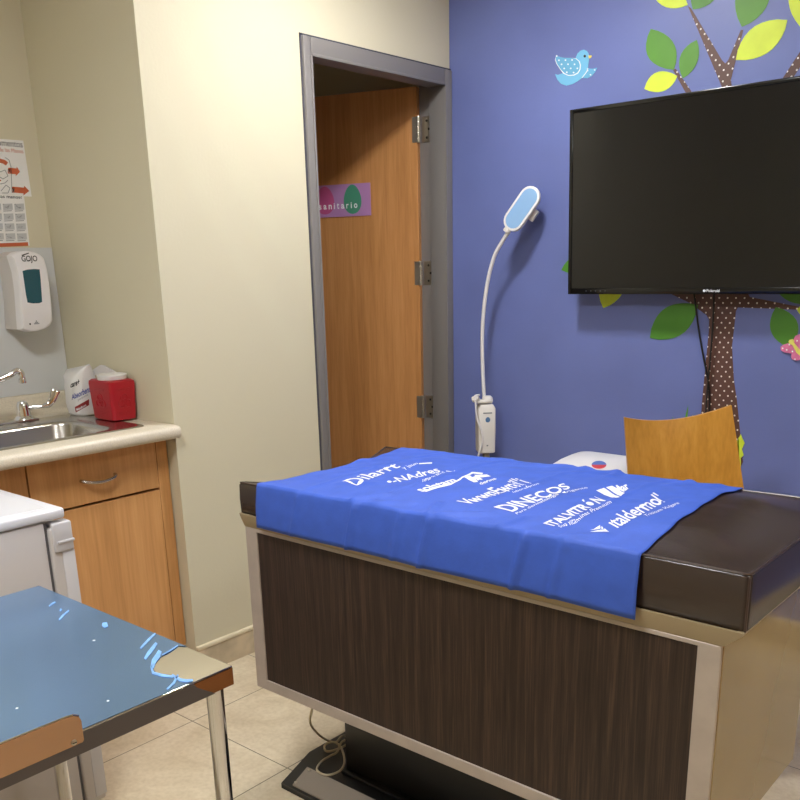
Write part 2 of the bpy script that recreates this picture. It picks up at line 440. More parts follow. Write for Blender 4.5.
# door leaf, open into the restroom
HNG = Vector((-2.592, 3.160)); LD = Vector((-0.9485, -0.3169)).normalized(); LN = Vector((-LD.y, LD.x))
if LN.y > 0: LN = -LN
def leafpt(d, z, off=0.0):
    p = HNG + LD*d + LN*off; return Vector((p.x, p.y, z))
bm = B()
loft(bm, [[leafpt(0.002, z, 0), leafpt(0.735, z, 0), leafpt(0.735, z, -0.04), leafpt(0.002, z, -0.04)] for z in (0.008, 2.112)])
bmesh.ops.bevel(bm, geom=list(bm.edges), offset=0.002, segments=1, affect='EDGES')
door = struct('door_1', bm, M['door_wood'])
BASE[door.name] = Vector((0, 0, 0))
for i, zc in enumerate((1.945, 1.360, 0.768)):
    bm = B()
    # knuckle
    for k in range(5):
        z0 = zc-0.052+k*0.0208
        lathe(bm, [(0.0068, 0.0006), (0.0072, 0.002), (0.0072, 0.0186), (0.0068, 0.0202)], (HNG.x+0.004, HNG.y+0.004-0.004, z0), seg=12, mi=0)
    # leaf plate on door face
    loft(bm, [[leafpt(0.002, z, 0.002), leafpt(0.024, z, 0.002), leafpt(0.024, z, -0.001), leafpt(0.002, z, -0.001)] for z in (zc-0.05, zc+0.05)], mi=0)
    # plate on the jamb
    box(bm, HNG.x+0.006, WX-0.076, iy1+0.0065, iy1+0.0105, zc-0.05, zc+0.05, 0.001, 1, mi=0)
    for dz in (-0.033, 0.0, 0.033):
        lathe(bm, [(0.0055, 0), (0.0052, 0.0015), (0.002, 0.0022)], (WX-0.093+(0.012 if dz == 0 else 0), iy1+0.0066, zc+dz), (0, -1, 0), 12, mi=1)
    h = obj('hinge', bm, [M['hinge'], M['dark_screw']], door, label='satin nickel hinge')

# restroom sign on the leaf
def signpt(u, v, off=0.004):       # u metres rightwards from the sign's left end, v up from its bottom
    return leafpt(0.535-u, 1.612+v, off)
sg = thing('restroom_sign', 'lilac plate reading sanitario on the wooden restroom door', 'sign', leafpt(0.38, 1.612, 0))
bm = B(); loft(bm, [[signpt(0, v, 0.0005), signpt(0.309, v, 0.0005), signpt(0.309, v, 0.0045), signpt(0, v, 0.0045)] for v in (0, 0.135)])
obj('plate', bm, M['sign_purple'], sg, smooth=False)
def blob(bm, u0, w, h, v0, off):
    pts = []
    for k in range(28):
        a = 2*PI*k/28; s = math.sin(a)
        pts.append((u0+w/2*math.cos(a)*(1-0.16*s), v0+h/2+h/2*s*(1.0)))
    flat(bm, pts, lambda u, v: signpt(u, v, off))
bm = B(); blob(bm, 0.085, 0.092, 0.118, 0.012, 0.0052); obj('printed_shape', bm, M['sign_pink'], sg, smooth=False, label='plain pink egg shape')
bm = B(); blob(bm, 0.222, 0.086, 0.123, 0.009, 0.0052); obj('printed_shape', bm, M['sign_green'], sg, smooth=False, label='plain green egg shape')
bm = B()
x = 0.052
for ch, w in zip('sanitario', (0.015, 0.016, 0.016, 0.006, 0.011, 0.016, 0.012, 0.006, 0.017)):
    tall = 0.025 if ch in 'it' else 0.0195
    text(bm, ch, lambda u, v: signpt(u, v, 0.006), w, tall, x, 0.033, 0.02); x += w+0.0098
obj('printed_text', bm, M['white_vinyl'], sg, smooth=False)

# ================================================================== EXAM TABLE
XL, XR, YF, YB = -1.747, -0.497, 1.400, 1.905
ZB, ZT = 0.297, 0.752
et = thing('exam_table', 'padded examination table with dark wood panel front and brown vinyl top', 'examination table', (-1.12, 1.66, 0))
bm = B()
t = 0.03
def mitre(bm, poly, y0, y1): prism(bm, [(p[0], y0, p[1]) for p in poly], (0, y1-y0, 0))
for ya, yb in ((YF, YF+0.022), (YB-0.022, YB)):
    wl, wr, wb, wt = 0.043, 0.043, 0.030, 0.010
    o = [(XL, ZB), (XR, ZB), (XR, ZT), (XL, ZT)]; i = [(XL+wl, ZB+wb), (XR-wr, ZB+wb), (XR-wr, ZT-wt), (XL+wl, ZT-wt)]
    for k in range(4):
        mitre(bm, [o[k], o[(k+1) % 4], i[(k+1) % 4], i[k]], ya, yb)
bmesh.ops.bevel(bm, geom=[e for e in bm.edges if e.calc_length() > 0.3], offset=0.0015, segments=1, affect='EDGES')
obj('frame', bm, M['alu'], et)
bm = B(); box(bm, XL+0.04, XR-0.04, YF+0.004, YF+0.018, ZB+0.026, ZT-0.006); obj('front_panel', bm, M['wenge'], et, smooth=False)
bm = B(); box(bm, XL+0.04, XR-0.04, YB-0.018, YB-0.004, ZB+0.026, ZT-0.006); obj('back_panel', bm, M['wenge'], et, smooth=False)
bm = B(); box(bm, XR-0.010, XR+0.002, YF+0.004, YB-0.003, ZB+0.004, ZT+0.004, 0.0015, 1); obj('end_panel', bm, M['khaki'], et, label='glossy beige end panel')
bm = B(); box(bm, XL-0.002, XL+0.010, YF+0.004, YB-0.003, ZB+0.004, ZT+0.004, 0.0015, 1); obj('end_panel', bm, M['khaki'], et, label='glossy beige end panel')
bm = B(); box(bm, XL+0.03, XR-0.03, YF+0.023, YB-0.023, ZB+0.003, ZB+0.02); obj('underside_panel', bm, M['black_paint'], et, smooth=False)
# flared rim tray below the cushion
def notch_outline(xl, xr, yf, yb, dn=0.0, rc=0.012):
    pts = [(xl, yf), (xr-rc, yf)]
    for k in range(1, 6):
        a = -PI/2+PI/2*k/5; pts.append((xr-rc+rc*math.cos(a), yf+rc+rc*math.sin(a)))
    for k in range(0, 6):
        a = PI/2*k/5; pts.append((xr-rc+rc*math.cos(a), yb-rc+rc*math.sin(a)))
    pts += [(xl, yb), (xl+0.010, yb-0.020), (xl+0.091, yb-0.175), (xl+0.095, yb-0.20), (xl+0.095, yf+0.065), (xl+0.091, yf+0.042), (xl+0.012, yf+0.010)]
    return pts
bm = B()
CXM, CYM = -1.12, 1.66
rings = []
for z, g in ((ZT, 0.0), (ZT+0.004, 0.004), (0.783, 0.026), (0.789, 0.028), (0.790, 0.020), (0.786, 0.014)):
    ring = []
    for (x, y) in ((XL, YF), (XR, YF), (XR, YB), (XL, YB)):
        gx = g*(1.35 if x > CXM else 0.14); gy = g*(0.42 if y < CYM else 1.8)
        ring.append((x+(gx if x > CXM else -gx), y+(gy if y > CYM else -gy), z))
    rings.append(ring)
loft(bm, rings)
obj('rim_tray', bm, M['tray'], et, ang=25)
# cushion
def ztop_edge(x): return 0.870 + 0.020*min(1, max(0, (x+1.75)/1.15))
def dome(x, y):
    fx = min(1.0, (x+1.66)/0.22, (-0.462-x)/0.16); fy = min(1.0, (y-1.392)/0.16, (1.955-y)/0.16)
    f = max(0, fx)*max(0, fy); f = f*f*(3-2*f)
    r = 0.012*f + 0.010*f*max(0, min(1, (x+1.0)/0.35))
    return ztop_edge(x) + r
out0 = notch_outline(-1.748, -0.458, 1.393, 1.955)
def dens(pts, step=0.02):
    o = []
    for a, b in zip(pts, pts[1:]+pts[:1]):
        n = max(1, int(math.dist(a, b)/step))
        for k in range(n): o.append((a[0]+(b[0]-a[0])*k/n, a[1]+(b[1]-a[1])*k/n))
    return o
OUT = dens(out0)
CCX, CCY = -1.05, 1.675
def shrink(p, d):
    dx, dy = CCX-p[0], CCY-p[1]
    sx = d*min(1, abs(dx)/0.2)*(1 if dx > 0 else -1); sy = d*min(1, abs(dy)/0.1)*(1 if dy > 0 else -1)
    return (p[0]+sx, p[1]+sy)
bm = B(); rings = []
zb = 0.786
for d, kind in ((0.006, 'b0'), (0.0, 'b1'), (-0.001, 'm'), (0.0, 't0'), (0.0035, 't1'), (0.008, 't2')):
    ring = []
    for p in OUT:
        q = shrink(p, d); ze = ztop_edge(p[0])
        z = {'b0': zb, 'b1': zb+0.005, 'm': (zb+ze)/2, 't0': ze-0.006, 't1': ze-0.0012, 't2': ze}[kind]
        ring.append((q[0], q[1], z))
    rings.append(ring)
for s in (0.985, 0.96, 0.93, 0.89, 0.84, 0.78, 0.70, 0.6, 0.45, 0.3, 0.15, 0.04):
    ring = []
    for p in OUT:
        q = shrink(p, 0.008); x = CCX+(q[0]-CCX)*s; y = CCY+(q[1]-CCY)*s
        w = noise.noise((x*9, y*22, 3.0))*0.0016 + noise.noise((x*26, y*8, 7.0))*0.0008
        ring.append((x, y, dome(x, y)+w*(1-s*s*0.5)))
    rings.append(ring)
loft(bm, rings)
cush = obj('cushion', bm, M['leather'], et, ang=50)
bm = B(); tube(bm, [Vector((*shrink(p, 0.0025), ztop_edge(p[0])-0.0005)) for p in OUT], 0.0022, 6, closed=True); obj('piping', bm, M['piping'], cush)
bm = B(); tube(bm, [Vector((-0.4605, 1.3955, z)) for z in (0.79, 0.82, 0.85, 0.885)], 0.0022, 6); obj('corner_seam', bm, M['piping'], cush)
# pedestal and base
bm = B(); box(bm, -1.588, -0.66, 1.57, 1.80, 0.016, ZB+0.01, 0.003); obj('pedestal', bm, M['black_paint'], et)
bm = B(); prism(bm, [(-1.684, 1.408, 0), (-1.742, 1.571, 0), (-1.742, 1.86, 0), (-0.52, 1.86, 0), (-0.52, 1.408, 0)], (0, 0, 0.016))
box(bm, -1.590, -0.655, 1.548, 1.57, 0.015, 0.024, 0.002)
bmesh.ops.bevel(bm, geom=[e for e in bm.edges if e.calc_length() > 0.2], offset=0.002, segments=1, affect='EDGES')
bp = obj('base_plate', bm, M['black_paint'], et)
bm = B(); prism(bm, [(-1.648, 1.418, 0.0155), (-1.682, 1.506, 0.0155), (-0.62, 1.506, 0.0155), (-0.62, 1.418, 0.0155)], (0, 0, 0.005))
obj('foot_pad', bm, M['rubber_grey'], bp, smooth=False)
for px_, py_ in ((-1.648, 1.430), (-1.664, 1.495)):
    bm = B(); lathe(bm, [(0.005, 0), (0.0045, 0.002), (0.001, 0.003)], (px_, py_, 0.0203), seg=10); obj('screw', bm, M['hinge'], bp)

# ------------------------------------------------------------------ drape
FOLDS = [(-1.30, 1.38, -1.30, 1.95, 0.0042, 0.005), (-1.07, 1.38, -1.07, 1.95, 0.003, 0.006), (-0.835, 1.38, -0.835, 1.95, 0.003, 0.006),
         (-1.52, 1.38, -1.52, 1.95, 0.0028, 0.006), (-1.67, 1.66, -0.68, 1.66, 0.0025, 0.006),
         (-1.24, 1.86, -1.10, 1.97, 0.006, 0.016), (-1.12, 1.88, -1.06, 1.97, 0.006, 0.014), (-1.06, 1.85, -0.98, 1.97, 0.005, 0.012),
         (-0.965, 1.86, -0.985, 1.97, 0.006, 0.012), (-0.84, 1.90, -0.70, 1.85, 0.007, 0.014), (-0.80, 1.82, -0.72, 1.96, 0.006, 0.012),
         (-1.44, 1.90, -1.28, 1.97, 0.005, 0.012), (-1.30, 1.395, -1.21, 1.44, 0.006, 0.010), (-1.12, 1.395, -1.02, 1.45, 0.006, 0.012), (-0.82, 1.395, -0.74, 1.44, 0.006, 0.010), (-1.36, 1.39, -1.30, 1.46, 0.007, 0.007), (-1.13, 1.39, -1.16, 1.47, 0.007, 0.007), (-0.955, 1.39, -0.93, 1.46, 0.008, 0.007), (-0.78, 1.55, -0.72, 1.72, 0.003, 0.007), (-1.50, 1.48, -1.38, 1.52, 0.004, 0.008)]
def fold_h(x, y):
    h = 0
    for (ax, ay, bx, by, a, w) in FOLDS:
        dx, dy = bx-ax, by-ay; L2 = dx*dx+dy*dy
        k = max(0, min(1, ((x-ax)*dx+(y-ay)*dy)/L2)); d = math.hypot(x-ax-k*dx, y-ay-k*dy)
        e = min(1, k*6+0.15, (1-k)*6+0.4)
        h += a*e*math.exp(-(d/w)**2)
    h += 0.0030*(noise.noise((x*7, y*7, 1.3))+0.5) + 0.0018*noise.noise((x*22, y*22, 4.1))
    return h
def drape_z(x, y):
    ed = max(0.15, min(1.0, (-0.655-x)/0.10))
    z = dome(x, y) + 0.0029 + max(-0.0005, fold_h(x, y))*ed
    z += 0.013*math.exp(-((x+1.665)/0.02)**2-((y-1.735)/0.03)**2)      # bump beside the notch
    return z
def xleft(y):
    if y < 1.40: return -1.675
    if y < 1.45: return -1.675+(y-1.40)/0.05*0.026
    if y < 1.80: return -1.649
    return -1.649-(y-1.80)/0.16*0.028*1.2 if y < 1.97 else -1.683
def xright(y):
    return -0.649-0.017*max(0, min(1, (y-1.5)/0.25))-0.014*max(0, (y-1.85)/0.1)+0.0016*math.sin(y*55)
bm = B()
NU, rows = 150, []
vpar = [('f', k) for k in range(10)] + [('t', k) for k in range(71)] + [('b', k) for k in range(9)]
for kind, k in vpar:
    row = []
    for iu in range(NU+1):
        s = iu/NU
        if kind == 'f':
            y = 1.388; xl, xr = -1.674, -0.648
            x = xl+(xr-xl)*s
            ztp = ztop_edge(x)-0.002; zb_ = 0.766+0.006*s+0.004*noise.noise((x*4, 0, 0)); z = zb_+(ztp-zb_)*k/9
            yy = y-0.0065*min(1, 2*(1-k/9))-0.0035*(noise.noise((x*9, z*6, 2.2))+0.5)*(1-0.5*k/9)
            for fx, fa in ((-1.52, 0.004), (-1.335, 0.009), (-1.20, 0.006), (-1.12, 0.009), (-0.885, 0.010), (-0.80, 0.005)): yy -= fa*math.exp(-((x-fx+0.025*(1-k/9))/0.0065)**2)
            row.append((x, yy, z))
        elif kind == 't':
            y = 1.391+(1.959-1.391)*k/70
            x = xleft(y)+(xright(y)-xleft(y))*s
            z = drape_z(x, y)
            e = min(1, (y-1.389)/0.012); z -= 0.0002*(1-e)**2
            e2 = min(1, (1.962-y)/0.012); z -= 0.004*(1-e2)**2
            row.append((x, y, z))
        else:
            y = 1.9645; x = -1.683+(-0.684+1.683)*s
            z = ztop_edge(x)+0.001-0.10*(k/8)**1.0
            row.append((x, y+0.004*(noise.noise((x*9, z*6, 8.2))+0.5)+0.006*math.exp(-((x+0.93)/0.02)**2), z))
    rows.append([bm.verts.new(p) for p in row])
for a, b in zip(rows[:-1], rows[1:]):
    for i in range(NU): bm.faces.new([a[i], a[i+1], b[i+1], b[i]])
drape = obj('disposable_drape', bm, M['drape'], None, origin=(-1.17, 1.66, 0.88), ang=180)
tag(drape, 'royal blue printed sheet spread over the padded examination table', 'sheet')
md = drape.modifiers.new('thickness', 'SOLIDIFY'); md.thickness = 0.0009; md.offset = 1
# print on the drape: letters run away from the front edge, their tops towards the left end
def clothpt(xb, y0, skew=0.0):
    def f(u, v):
        x = xb-v+skew*u; y = y0+u
        return (x, y, drape_z(x, y)+0.0019)
    return f
def logo(fnlist):
    bm = B()
    for a in fnlist: a(bm)
    bmesh.ops.triangulate(bm, faces=bm.faces)
    for _ in range(2):
        bmesh.ops.subdivide_edges(bm, edges=[e for e in bm.edges if e.calc_length() > 0.007], cuts=1)
        bmesh.ops.triangulate(bm, faces=bm.faces)
    for v in bm.verts: v.co.z = drape_z(v.co.x, v.co.y)+0.0021
    o = obj('printed_logo', bm, M['print'], drape, smooth=False); return o
def tt(s, x, y, w, h, bold=0.015, skew=0.0, slant=0.0):
    return lambda bm: text(bm, s, clothpt(x, y, skew), w, h, 0, 0, bold, 0, slant)
def poly(x, y, pts, skew=0.0):
    return lambda bm: flat(bm, pts, clothpt(x, y, skew))
def tq(s_, tl, bl, tr, br, bold=0.015):
    q_ = quad((tl, bl, tr, br))
    def f(bm):
        vs, fs = text_geo(s_, bold); V = []
        for a, b in vs:
            p = on(*q_(a, b), 2, 0.885)
            for _ in range(3): p = on(*q_(a, b), 2, drape_z(p.x, p.y)+0.0017)
            V.append(bm.verts.new(p))
        for f_ in fs:
            try: bm.faces.new([V[i_] for i_ in f_])
            except ValueError: pass
    return f
def pp(*pts):
    def f(bm):
        V = []
        for u, v in pts:
            p = on(u, v, 2, 0.885)
            for _ in range(3): p = on(u, v, 2, drape_z(p.x, p.y)+0.0017)
            V.append(bm.verts.new(p))
        bm.faces.new(V)
    return f
logo([tq('Dilarrt', (341, 481.5), (357, 484.5), (392.5, 463), (401, 467), 0.012), tq('y jaun', (400, 467.5), (406, 470), (416, 462.5), (419, 464.5), 0), pp((419, 463.3), (432, 462.6), (432, 463.6), (419, 464.3))])
logo([tq('•-NAdres', (384, 480), (391, 484.5), (435, 467), (441, 472), 0.016), tq('cuida tu salud', (421, 480), (423.5, 481.4), (442, 471.4), (445, 472.8), 0), pp((446, 470.7), (455, 471.2), (455, 472), (446, 471.6))])
logo([tq('solstam', (413, 489), (423, 492), (451, 478), (458, 481.5), 0.03), pp((424, 491), (450, 483.5), (462, 477), (472, 472), (483, 473), (482, 474.5), (473, 473.6), (463, 478.4), (451, 485), (426, 492)),
      pp((464, 477.5), (470, 475.5), (478, 482), (474, 482.5)), pp((472, 477.5), (476, 476), (483, 479.5), (478, 480.5)), pp((474, 475), (487, 474.6), (491, 476.5), (478, 477.8)), tq('derma', (478, 483), (481, 485), (494, 477.6), (497, 479.2), 0.02)])
logo([tq("VwwnEwnil'i", (455.6, 501), (469, 505), (514, 477.5), (532, 484), 0.014), tq('laboratorios', (512, 491.5), (514, 493), (537, 482.8), (539.5, 484), 0)])
logo([tq('DINECOS', (493, 507), (513, 512), (563.7, 483), (571, 488), 0.02), tq('Para dermatología', (515, 513), (518, 514.8), (556, 493), (560, 495), 0.006), tq('exigente', (561, 492), (564, 493.8), (586, 486.8), (589, 488.6), 0)])
logo([tq('ITALVITRÓN', (540, 522.5), (554, 526), (592.5, 494.5), (606, 501), 0.03), tq('Sus vitaminas Premium', (557.5, 526), (560.5, 528), (609, 501.2), (612, 503), 0.006),
      pp((596, 490.6), (604, 488), (620, 497), (616, 498.8), (608, 496.5)), pp((606, 487.5), (612, 486), (625, 493.5), (621, 496)), tq('Mar', (611, 487), (621, 494), (624.5, 482.8), (630, 488), 0.03)])
logo([pp((589.7, 530.5), (594, 527.5), (600, 524.4), (600.5, 527), (597, 529.5)), pp((601.5, 525), (603, 526.5), (603.5, 529), (599, 530), (601.5, 527.5)), pp((604.5, 527), (609, 531.2), (589.9, 531.5), (598, 530.6), (604.5, 529.8)),
      tq("ıtaldermol'", (603, 520.5), (618, 527), (653.7, 492.5), (668, 500.8), 0.016), tq('Triticum Vulgare', (643.5, 515), (647, 517.5), (677, 502), (680.5, 504.3), 0.004)])

# cord under the table
cp = [(-1.634, 1.50, 0.288), (-1.640, 1.50, 0.225), on(310, 722, 1, 1.52), on(317, 733, 2, 0.10), on(327, 740, 2, 0.045), on(336, 742, 2, 0.03), on(341, 737, 2, 0.035), on(346, 736, 2, 0.03),
      on(347, 744, 2, 0.03), on(335, 750, 2, 0.027), on(326, 751, 2, 0.027), on(325, 745, 2, 0.028), on(333, 742, 2, 0.036), on(340, 746, 2, 0.03), on(344, 756, 2, 0.034), on(344, 765, 2, 0.034),
      on(338, 772, 2, 0.027), on(326, 775, 2, 0.027), on(317, 770, 2, 0.027), on(321, 762, 2, 0.027), on(330, 756, 2, 0.027), on(337, 752, 2, 0.03), on(341, 743, 2, 0.05), on(345, 740, 2, 0.05)]
bm = B(); tube(bm, smooth_path(cp, 6), 0.0034, 8)
o = obj('power_cord', bm, M['cord_cream'], None, origin=(-1.63, 1.52, 0.02)); tag(o, 'cream tangled cord lying on the black base of the examination table', 'cord')

# ================================================================== TELEVISION
TVL, TVR, TVB, TVT = -1.823, -0.700, 1.271, 1.923
tilt = math.radians(2.2)
piv = Vector((0, 3.126, TVB))
TM = Matrix.Translation(piv) @ Matrix.Rotation(tilt, 4, 'X') @ Matrix.Translation(-piv)
tv = thing('television', 'wide black flat television mounted on the blue wall', 'television', ((TVL+TVR)/2, 3.17, TVB))
bm = B()
y0 = 3.126
for a in ((TVL, TVL+0.014, TVB, TVT), (TVR-0.014, TVR, TVB, TVT), (TVL+0.014, TVR-0.014, TVT-0.014, TVT), (TVL+0.014, TVR-0.014, TVB, TVB+0.022)):
    box(bm, a[0], a[1], y0, y0+0.034, a[2], a[3], 0.0022, 2, mtx=TM)
box(bm, TVL+0.01, TVR-0.01, y0+0.012, y0+0.036, TVB+0.01, TVT-0.01, 0, mtx=TM)
obj('bezel', bm, M['black_gloss'], tv)
bm = B(); box(bm, TVL+0.012, TVR-0.012, y0+0.003, y0+0.011, TVB+0.020, TVT-0.012, 0, mtx=TM); obj('screen', bm, M['screen'], tv, smooth=False)
bm = B(); box(bm, TVL+0.2, TVR-0.2, y0+0.034, y0+0.062, TVB+0.05, TVT-0.2, 0.008, 2, mtx=TM); obj('back_cover', bm, M['black_mat'], tv)
bm = B(); box(bm, -1.45, -1.07, WY-0.014, WY-0.002, 1.45, 1.75, 0.002); box(bm, -1.40, -1.37, WY-0.05, WY-0.012, 1.42, 1.78, 0.002); box(bm, -1.15, -1.12, WY-0.05, WY-0.012, 1.42, 1.78, 0.002); obj('wall_bracket', bm, M['black_mat'], tv)
bm = B(); text(bm, 'Polaroid', lambda u, v: TM @ Vector((u, y0-0.0006, v)), 0.046, 0.0095, -1.272, TVB+0.007, 0.02)
disc(bm, -1.280, TVB+0.0115, 0.0055, 0.0042, lambda u, v: TM @ Vector((u, y0-0.0006, v))); obj('logo', bm, M['print'], tv, smooth=False)
bm = B()
for k in range(5): disc(bm, TVL+0.08+k*0.02, TVB+0.012, 0.003, 0.001, lambda u, v: TM @ Vector((u, y0-0.0006, v)), n=8)
obj('button_mark', bm, M['logo_grey'], tv, smooth=False)
# cables hanging from it
c1 = [on(690, 282, 1, WY-0.05), on(694, 294, 1, WY-0.03), on(698, 325, 1, WY-0.012), on(703, 355, 1, WY-0.008), on(707.5, 378, 1, WY-0.008), on(709.5, 400, 1, WY-0.008), on(708, 440, 1, WY-0.018), on(706, 520, 1, WY-0.02), (-1.375, WY-0.022, 0.15), (-1.37, WY-0.04, 0.0042)]
c2 = [on(714, 282, 1, WY-0.05), on(714, 296, 1, WY-0.03), on(712.5, 330, 1, WY-0.022), on(709.5, 365, 1, WY-0.018), on(706.5, 400, 1, WY-0.018), on(704.5, 440, 1, WY-0.019), on(700, 520, 1, WY-0.02), (-1.41, WY-0.022, 0.15), (-1.412, WY-0.04, 0.0042)]
for c, lab in ((c1, 'left black cable slanting down from the television across the trunk decal'), (c2, 'right black cable dropping straight from the television along the trunk decal')):
    bm = B(); tube(bm, smooth_path(c, 6), 0.0032, 8); o = obj('television_cable', bm, M['black_mat'], None, origin=c[-1]); tag(o, lab, 'cable', 'television cables')

# ================================================================== WALL DECALS
def leaf_poly(A, Bp, wl, wr, n=9, pl=0.5, pr=0.5):
    """pointed leaf in pixels from A to Bp with bulges wl/wr (pixels) either side"""
    ax, ay = A; bx, by = Bp; L = math.hypot(bx-ax, by-ay); tx, ty = (bx-ax)/L, (by-ay)/L; nx, ny = -ty, tx
    out = []
    for k in range(n+1):
        s = k/n; b = math.sin(PI*s**(math.log(0.5)/math.log(pl)))**0.8; out.append((ax+tx*L*s+nx*wl*b, ay+ty*L*s+ny*wl*b))
    for k in range(1, n):
        s = 1-k/n; b = math.sin(PI*s**(math.log(0.5)/math.log(pr)))**0.8; out.append((ax+tx*L*s-nx*wr*b, ay+ty*L*s-ny*wr*b))
    return out
def decal(name, pix, m, parent, d0, d1, origin=None):
    bm = B(); prism(bm, [(wallpt(*p)[0], WY-0.0004-d1, wallpt(*p)[1]) for p in pix], (0, d1-d0, 0))
    return obj(name, bm, m, parent, smooth=False, origin=origin)
tx, tz = wallpt(722, 470)
tree = thing('tree_decal', 'brown dotted tree sticker with green leaves and grass on the blue wall', 'wall decal', (tx, WY, tz))
def pix(x, y, z):
    k = Vector((x, y, z))-CAM; return (CX+F_PX*k.dot(RIGHT)/k.dot(FWD), CY+F_PX*k.dot(DOWN)/k.dot(FWD))
trunk_pix = [pix(-1.23, WY, 0.112), pix(-1.49, WY, 0.112), pix(-1.43, WY, 0.30), (697, 462), (700, 430), (702.4, 400), (705, 372), (709, 330), (709.4, 320), (706.5, 315), (690, 303), (672, 294.4), (655, 276), (640, 250), (648, 246), (670, 268), (700, 285), (712, 282), (722, 240), (717, 200), (704, 160), (690, 110), (686, 93), (672.6, 69), (676, 69), (692, 92), (700, 115), (714, 160), (727, 190),
             (730, 150), (727, 110), (722, 87), (688, 6), (691, 8), (722, 60), (725.5, 63.6), (728.5, 60), (741, 30), (743.4, 30), (731, 80), (735, 110), (741, 160), (742, 190), (752, 150), (768, 110), (783, 78), (800, 52), (812, 36), (818, 40), (805, 60), (793, 78), (775, 120), (762, 170), (755, 210), (750, 250), (743, 285), (750, 297), (768, 300.5), (800, 307), (800, 309.8), (768, 308.5), (738, 307.5), (736, 311), (734, 330), (732, 346), (734, 380), (737, 400), (739.5, 425), (743, 462), pix(-1.26, WY, 0.30)]
decal('trunk', trunk_pix, M['trunk'], tree, 0.0, 0.0012)
LV = [((651, 29), (674, 70), 16, 13, 'leaf_green'), ((697, 40), (683, 78.5), 10, 8, 'leaf_green'), ((644.5, 89), (677.5, 76), 9, 11, 'leaf_lime'),
      ((650, -14), (688, 5), 12, 10, 'leaf_lime'), ((718, -26), (693, 9.5), 13, 12, 'leaf_dark'), ((766, -30), (742, 27), 18, 15, 'leaf_green'),
      ((787.5, 20), (736, 60), 15, 14, 'leaf_lime'), ((796, -26), (806, 32), 12, 16, 'leaf_lime'),
      ((561.5, 270), (596, 258), 9, 9, 'leaf_dark'), ((603.5, 308), (622, 268), 11, 13, 'leaf_lime'),
      ((650, 338), (698, 305), 15, 16, 'leaf_dark'), ((776, 307), (791, 348), 13, 15, 'leaf_dark'), ((772, 280), (812, 303), 10, 12, 'leaf_dark'), ((797, 310), (822, 312), 8, 10, 'leaf_lime')]
for A, Bp, wl, wr, m in LV: decal('leaf', leaf_poly(A, Bp, wl, wr), M[m], tree, 0.0002, 0.0016)
bx, bz = wallpt(574, 80)
bird = thing('bird_decal', 'sky blue bird sticker with dotted wing on the blue wall', 'wall decal', (bx, WY, bz))
def bp_(pts): return [(550+x*60/800, 40+y*60/800) for x, y in pts]
body = bp_([(70, 455), (110, 465), (180, 440), (340, 250), (370, 180), (410, 142), (455, 130), (495, 148), (518, 185), (524, 235), (512, 330), (505, 400), (470, 460), (430, 505), (370, 550), (300, 590), (220, 610), (150, 585), (100, 530)])
decal('body', body, M['bird'], bird, 0, 0.0012)
wing = bp_([(85, 205), (140, 228), (200, 240), (280, 240), (345, 250), (385, 285), (402, 335), (398, 390), (370, 435), (320, 462), (250, 468), (195, 440), (150, 395), (100, 320), (80, 265)])
decal('wing', bp_([(85, 205), (140, 228), (200, 240), (280, 240), (352, 246), (400, 285), (415, 335), (410, 395), (378, 448), (322, 476), (250, 480), (180, 448), (140, 395), (90, 320), (70, 265)]), M['white_vinyl'], bird, 0.0010, 0.0016)
def dotted(name, pix, m, parent, d0, d1, spots, r):
    bm = B(); prism(bm, [(wallpt(*p)[0], WY-0.0004-d1, wallpt(*p)[1]) for p in pix], (0, d1-d0, 0))
    for u, v in spots: disc(bm, u, v, r, r, wfn(d1+0.0004), mi=1, n=10)
    return obj(name, bm, [m, M['white_vinyl']], parent, smooth=False)
def wfn(d):
    return lambda u, v: (wallpt(u, v)[0], WY-0.0004-d, wallpt(u, v)[1])
dotted('wing', wing, M['bird_wing'], bird, 0.0014, 0.0022, bp_([(95, 215), (125, 272), (212, 270), (300, 268), (160, 326), (246, 325), (333, 326), (195, 381), (282, 380), (370, 380), (230, 432), (320, 436)]), 0.85)
dotted('tail', bp_([(505, 400), (512, 378), (570, 385), (632, 370), (610, 420), (560, 480), (500, 510), (430, 505), (470, 460)]), M['bird_wing'], bird, 0.0008, 0.0017, bp_([(600, 400), (545, 465), (505, 408)]), 0.8)
bm = B(); flat(bm, bp_([(500, 375), (515, 378), (508, 415), (475, 460), (438, 505), (425, 505), (465, 455), (495, 410)]), wfn(0.0024)); obj('tail_outline', bm, M['white_vinyl'], bird, smooth=False)
decal('beak', bp_([(515, 205), (535, 208), (562, 208), (552, 235), (525, 248), (518, 225)]), M['beak'], bird, 0.001, 0.002)
bm = B(); disc(bm, 550+468*.075, 40+217*.075, 1.25, 1.4, wfn(0.0022)); obj('eye', bm, M['ink'], bird, smooth=False)
# butterfly
fx, fz = wallpt(797, 352)
fly = thing('butterfly_decal', 'pink foam butterfly with yellow body on the blue wall', 'wall decal', (fx, WY, fz))
def rel(pts): return [(770+x/16, 320+y/16) for x, y in pts]
def padded(name, pix, m, d0, d1):
    o = decal(name, pix, m, fly, d0, d1); return o
def foam(pts, spots): dotted('wing', rel(pts), M['fly_pink'], fly, 0.0002, 0.007, rel(spots), 0.85)
foam([(360, 370), (290, 372), (220, 395), (180, 430), (185, 480), (240, 515), (330, 530), (440, 525), (450, 470), (420, 420)], [(280, 475), (320, 390), (370, 500), (215, 450)])
foam([(355, 530), (350, 590), (365, 630), (415, 645), (470, 640), (520, 600), (500, 560), (450, 500)], [(410, 625)])
foam([(395, 350), (390, 300), (420, 250), (480, 225), (560, 235), (600, 300), (590, 380), (540, 450), (470, 480)], [(445, 330), (520, 300)])
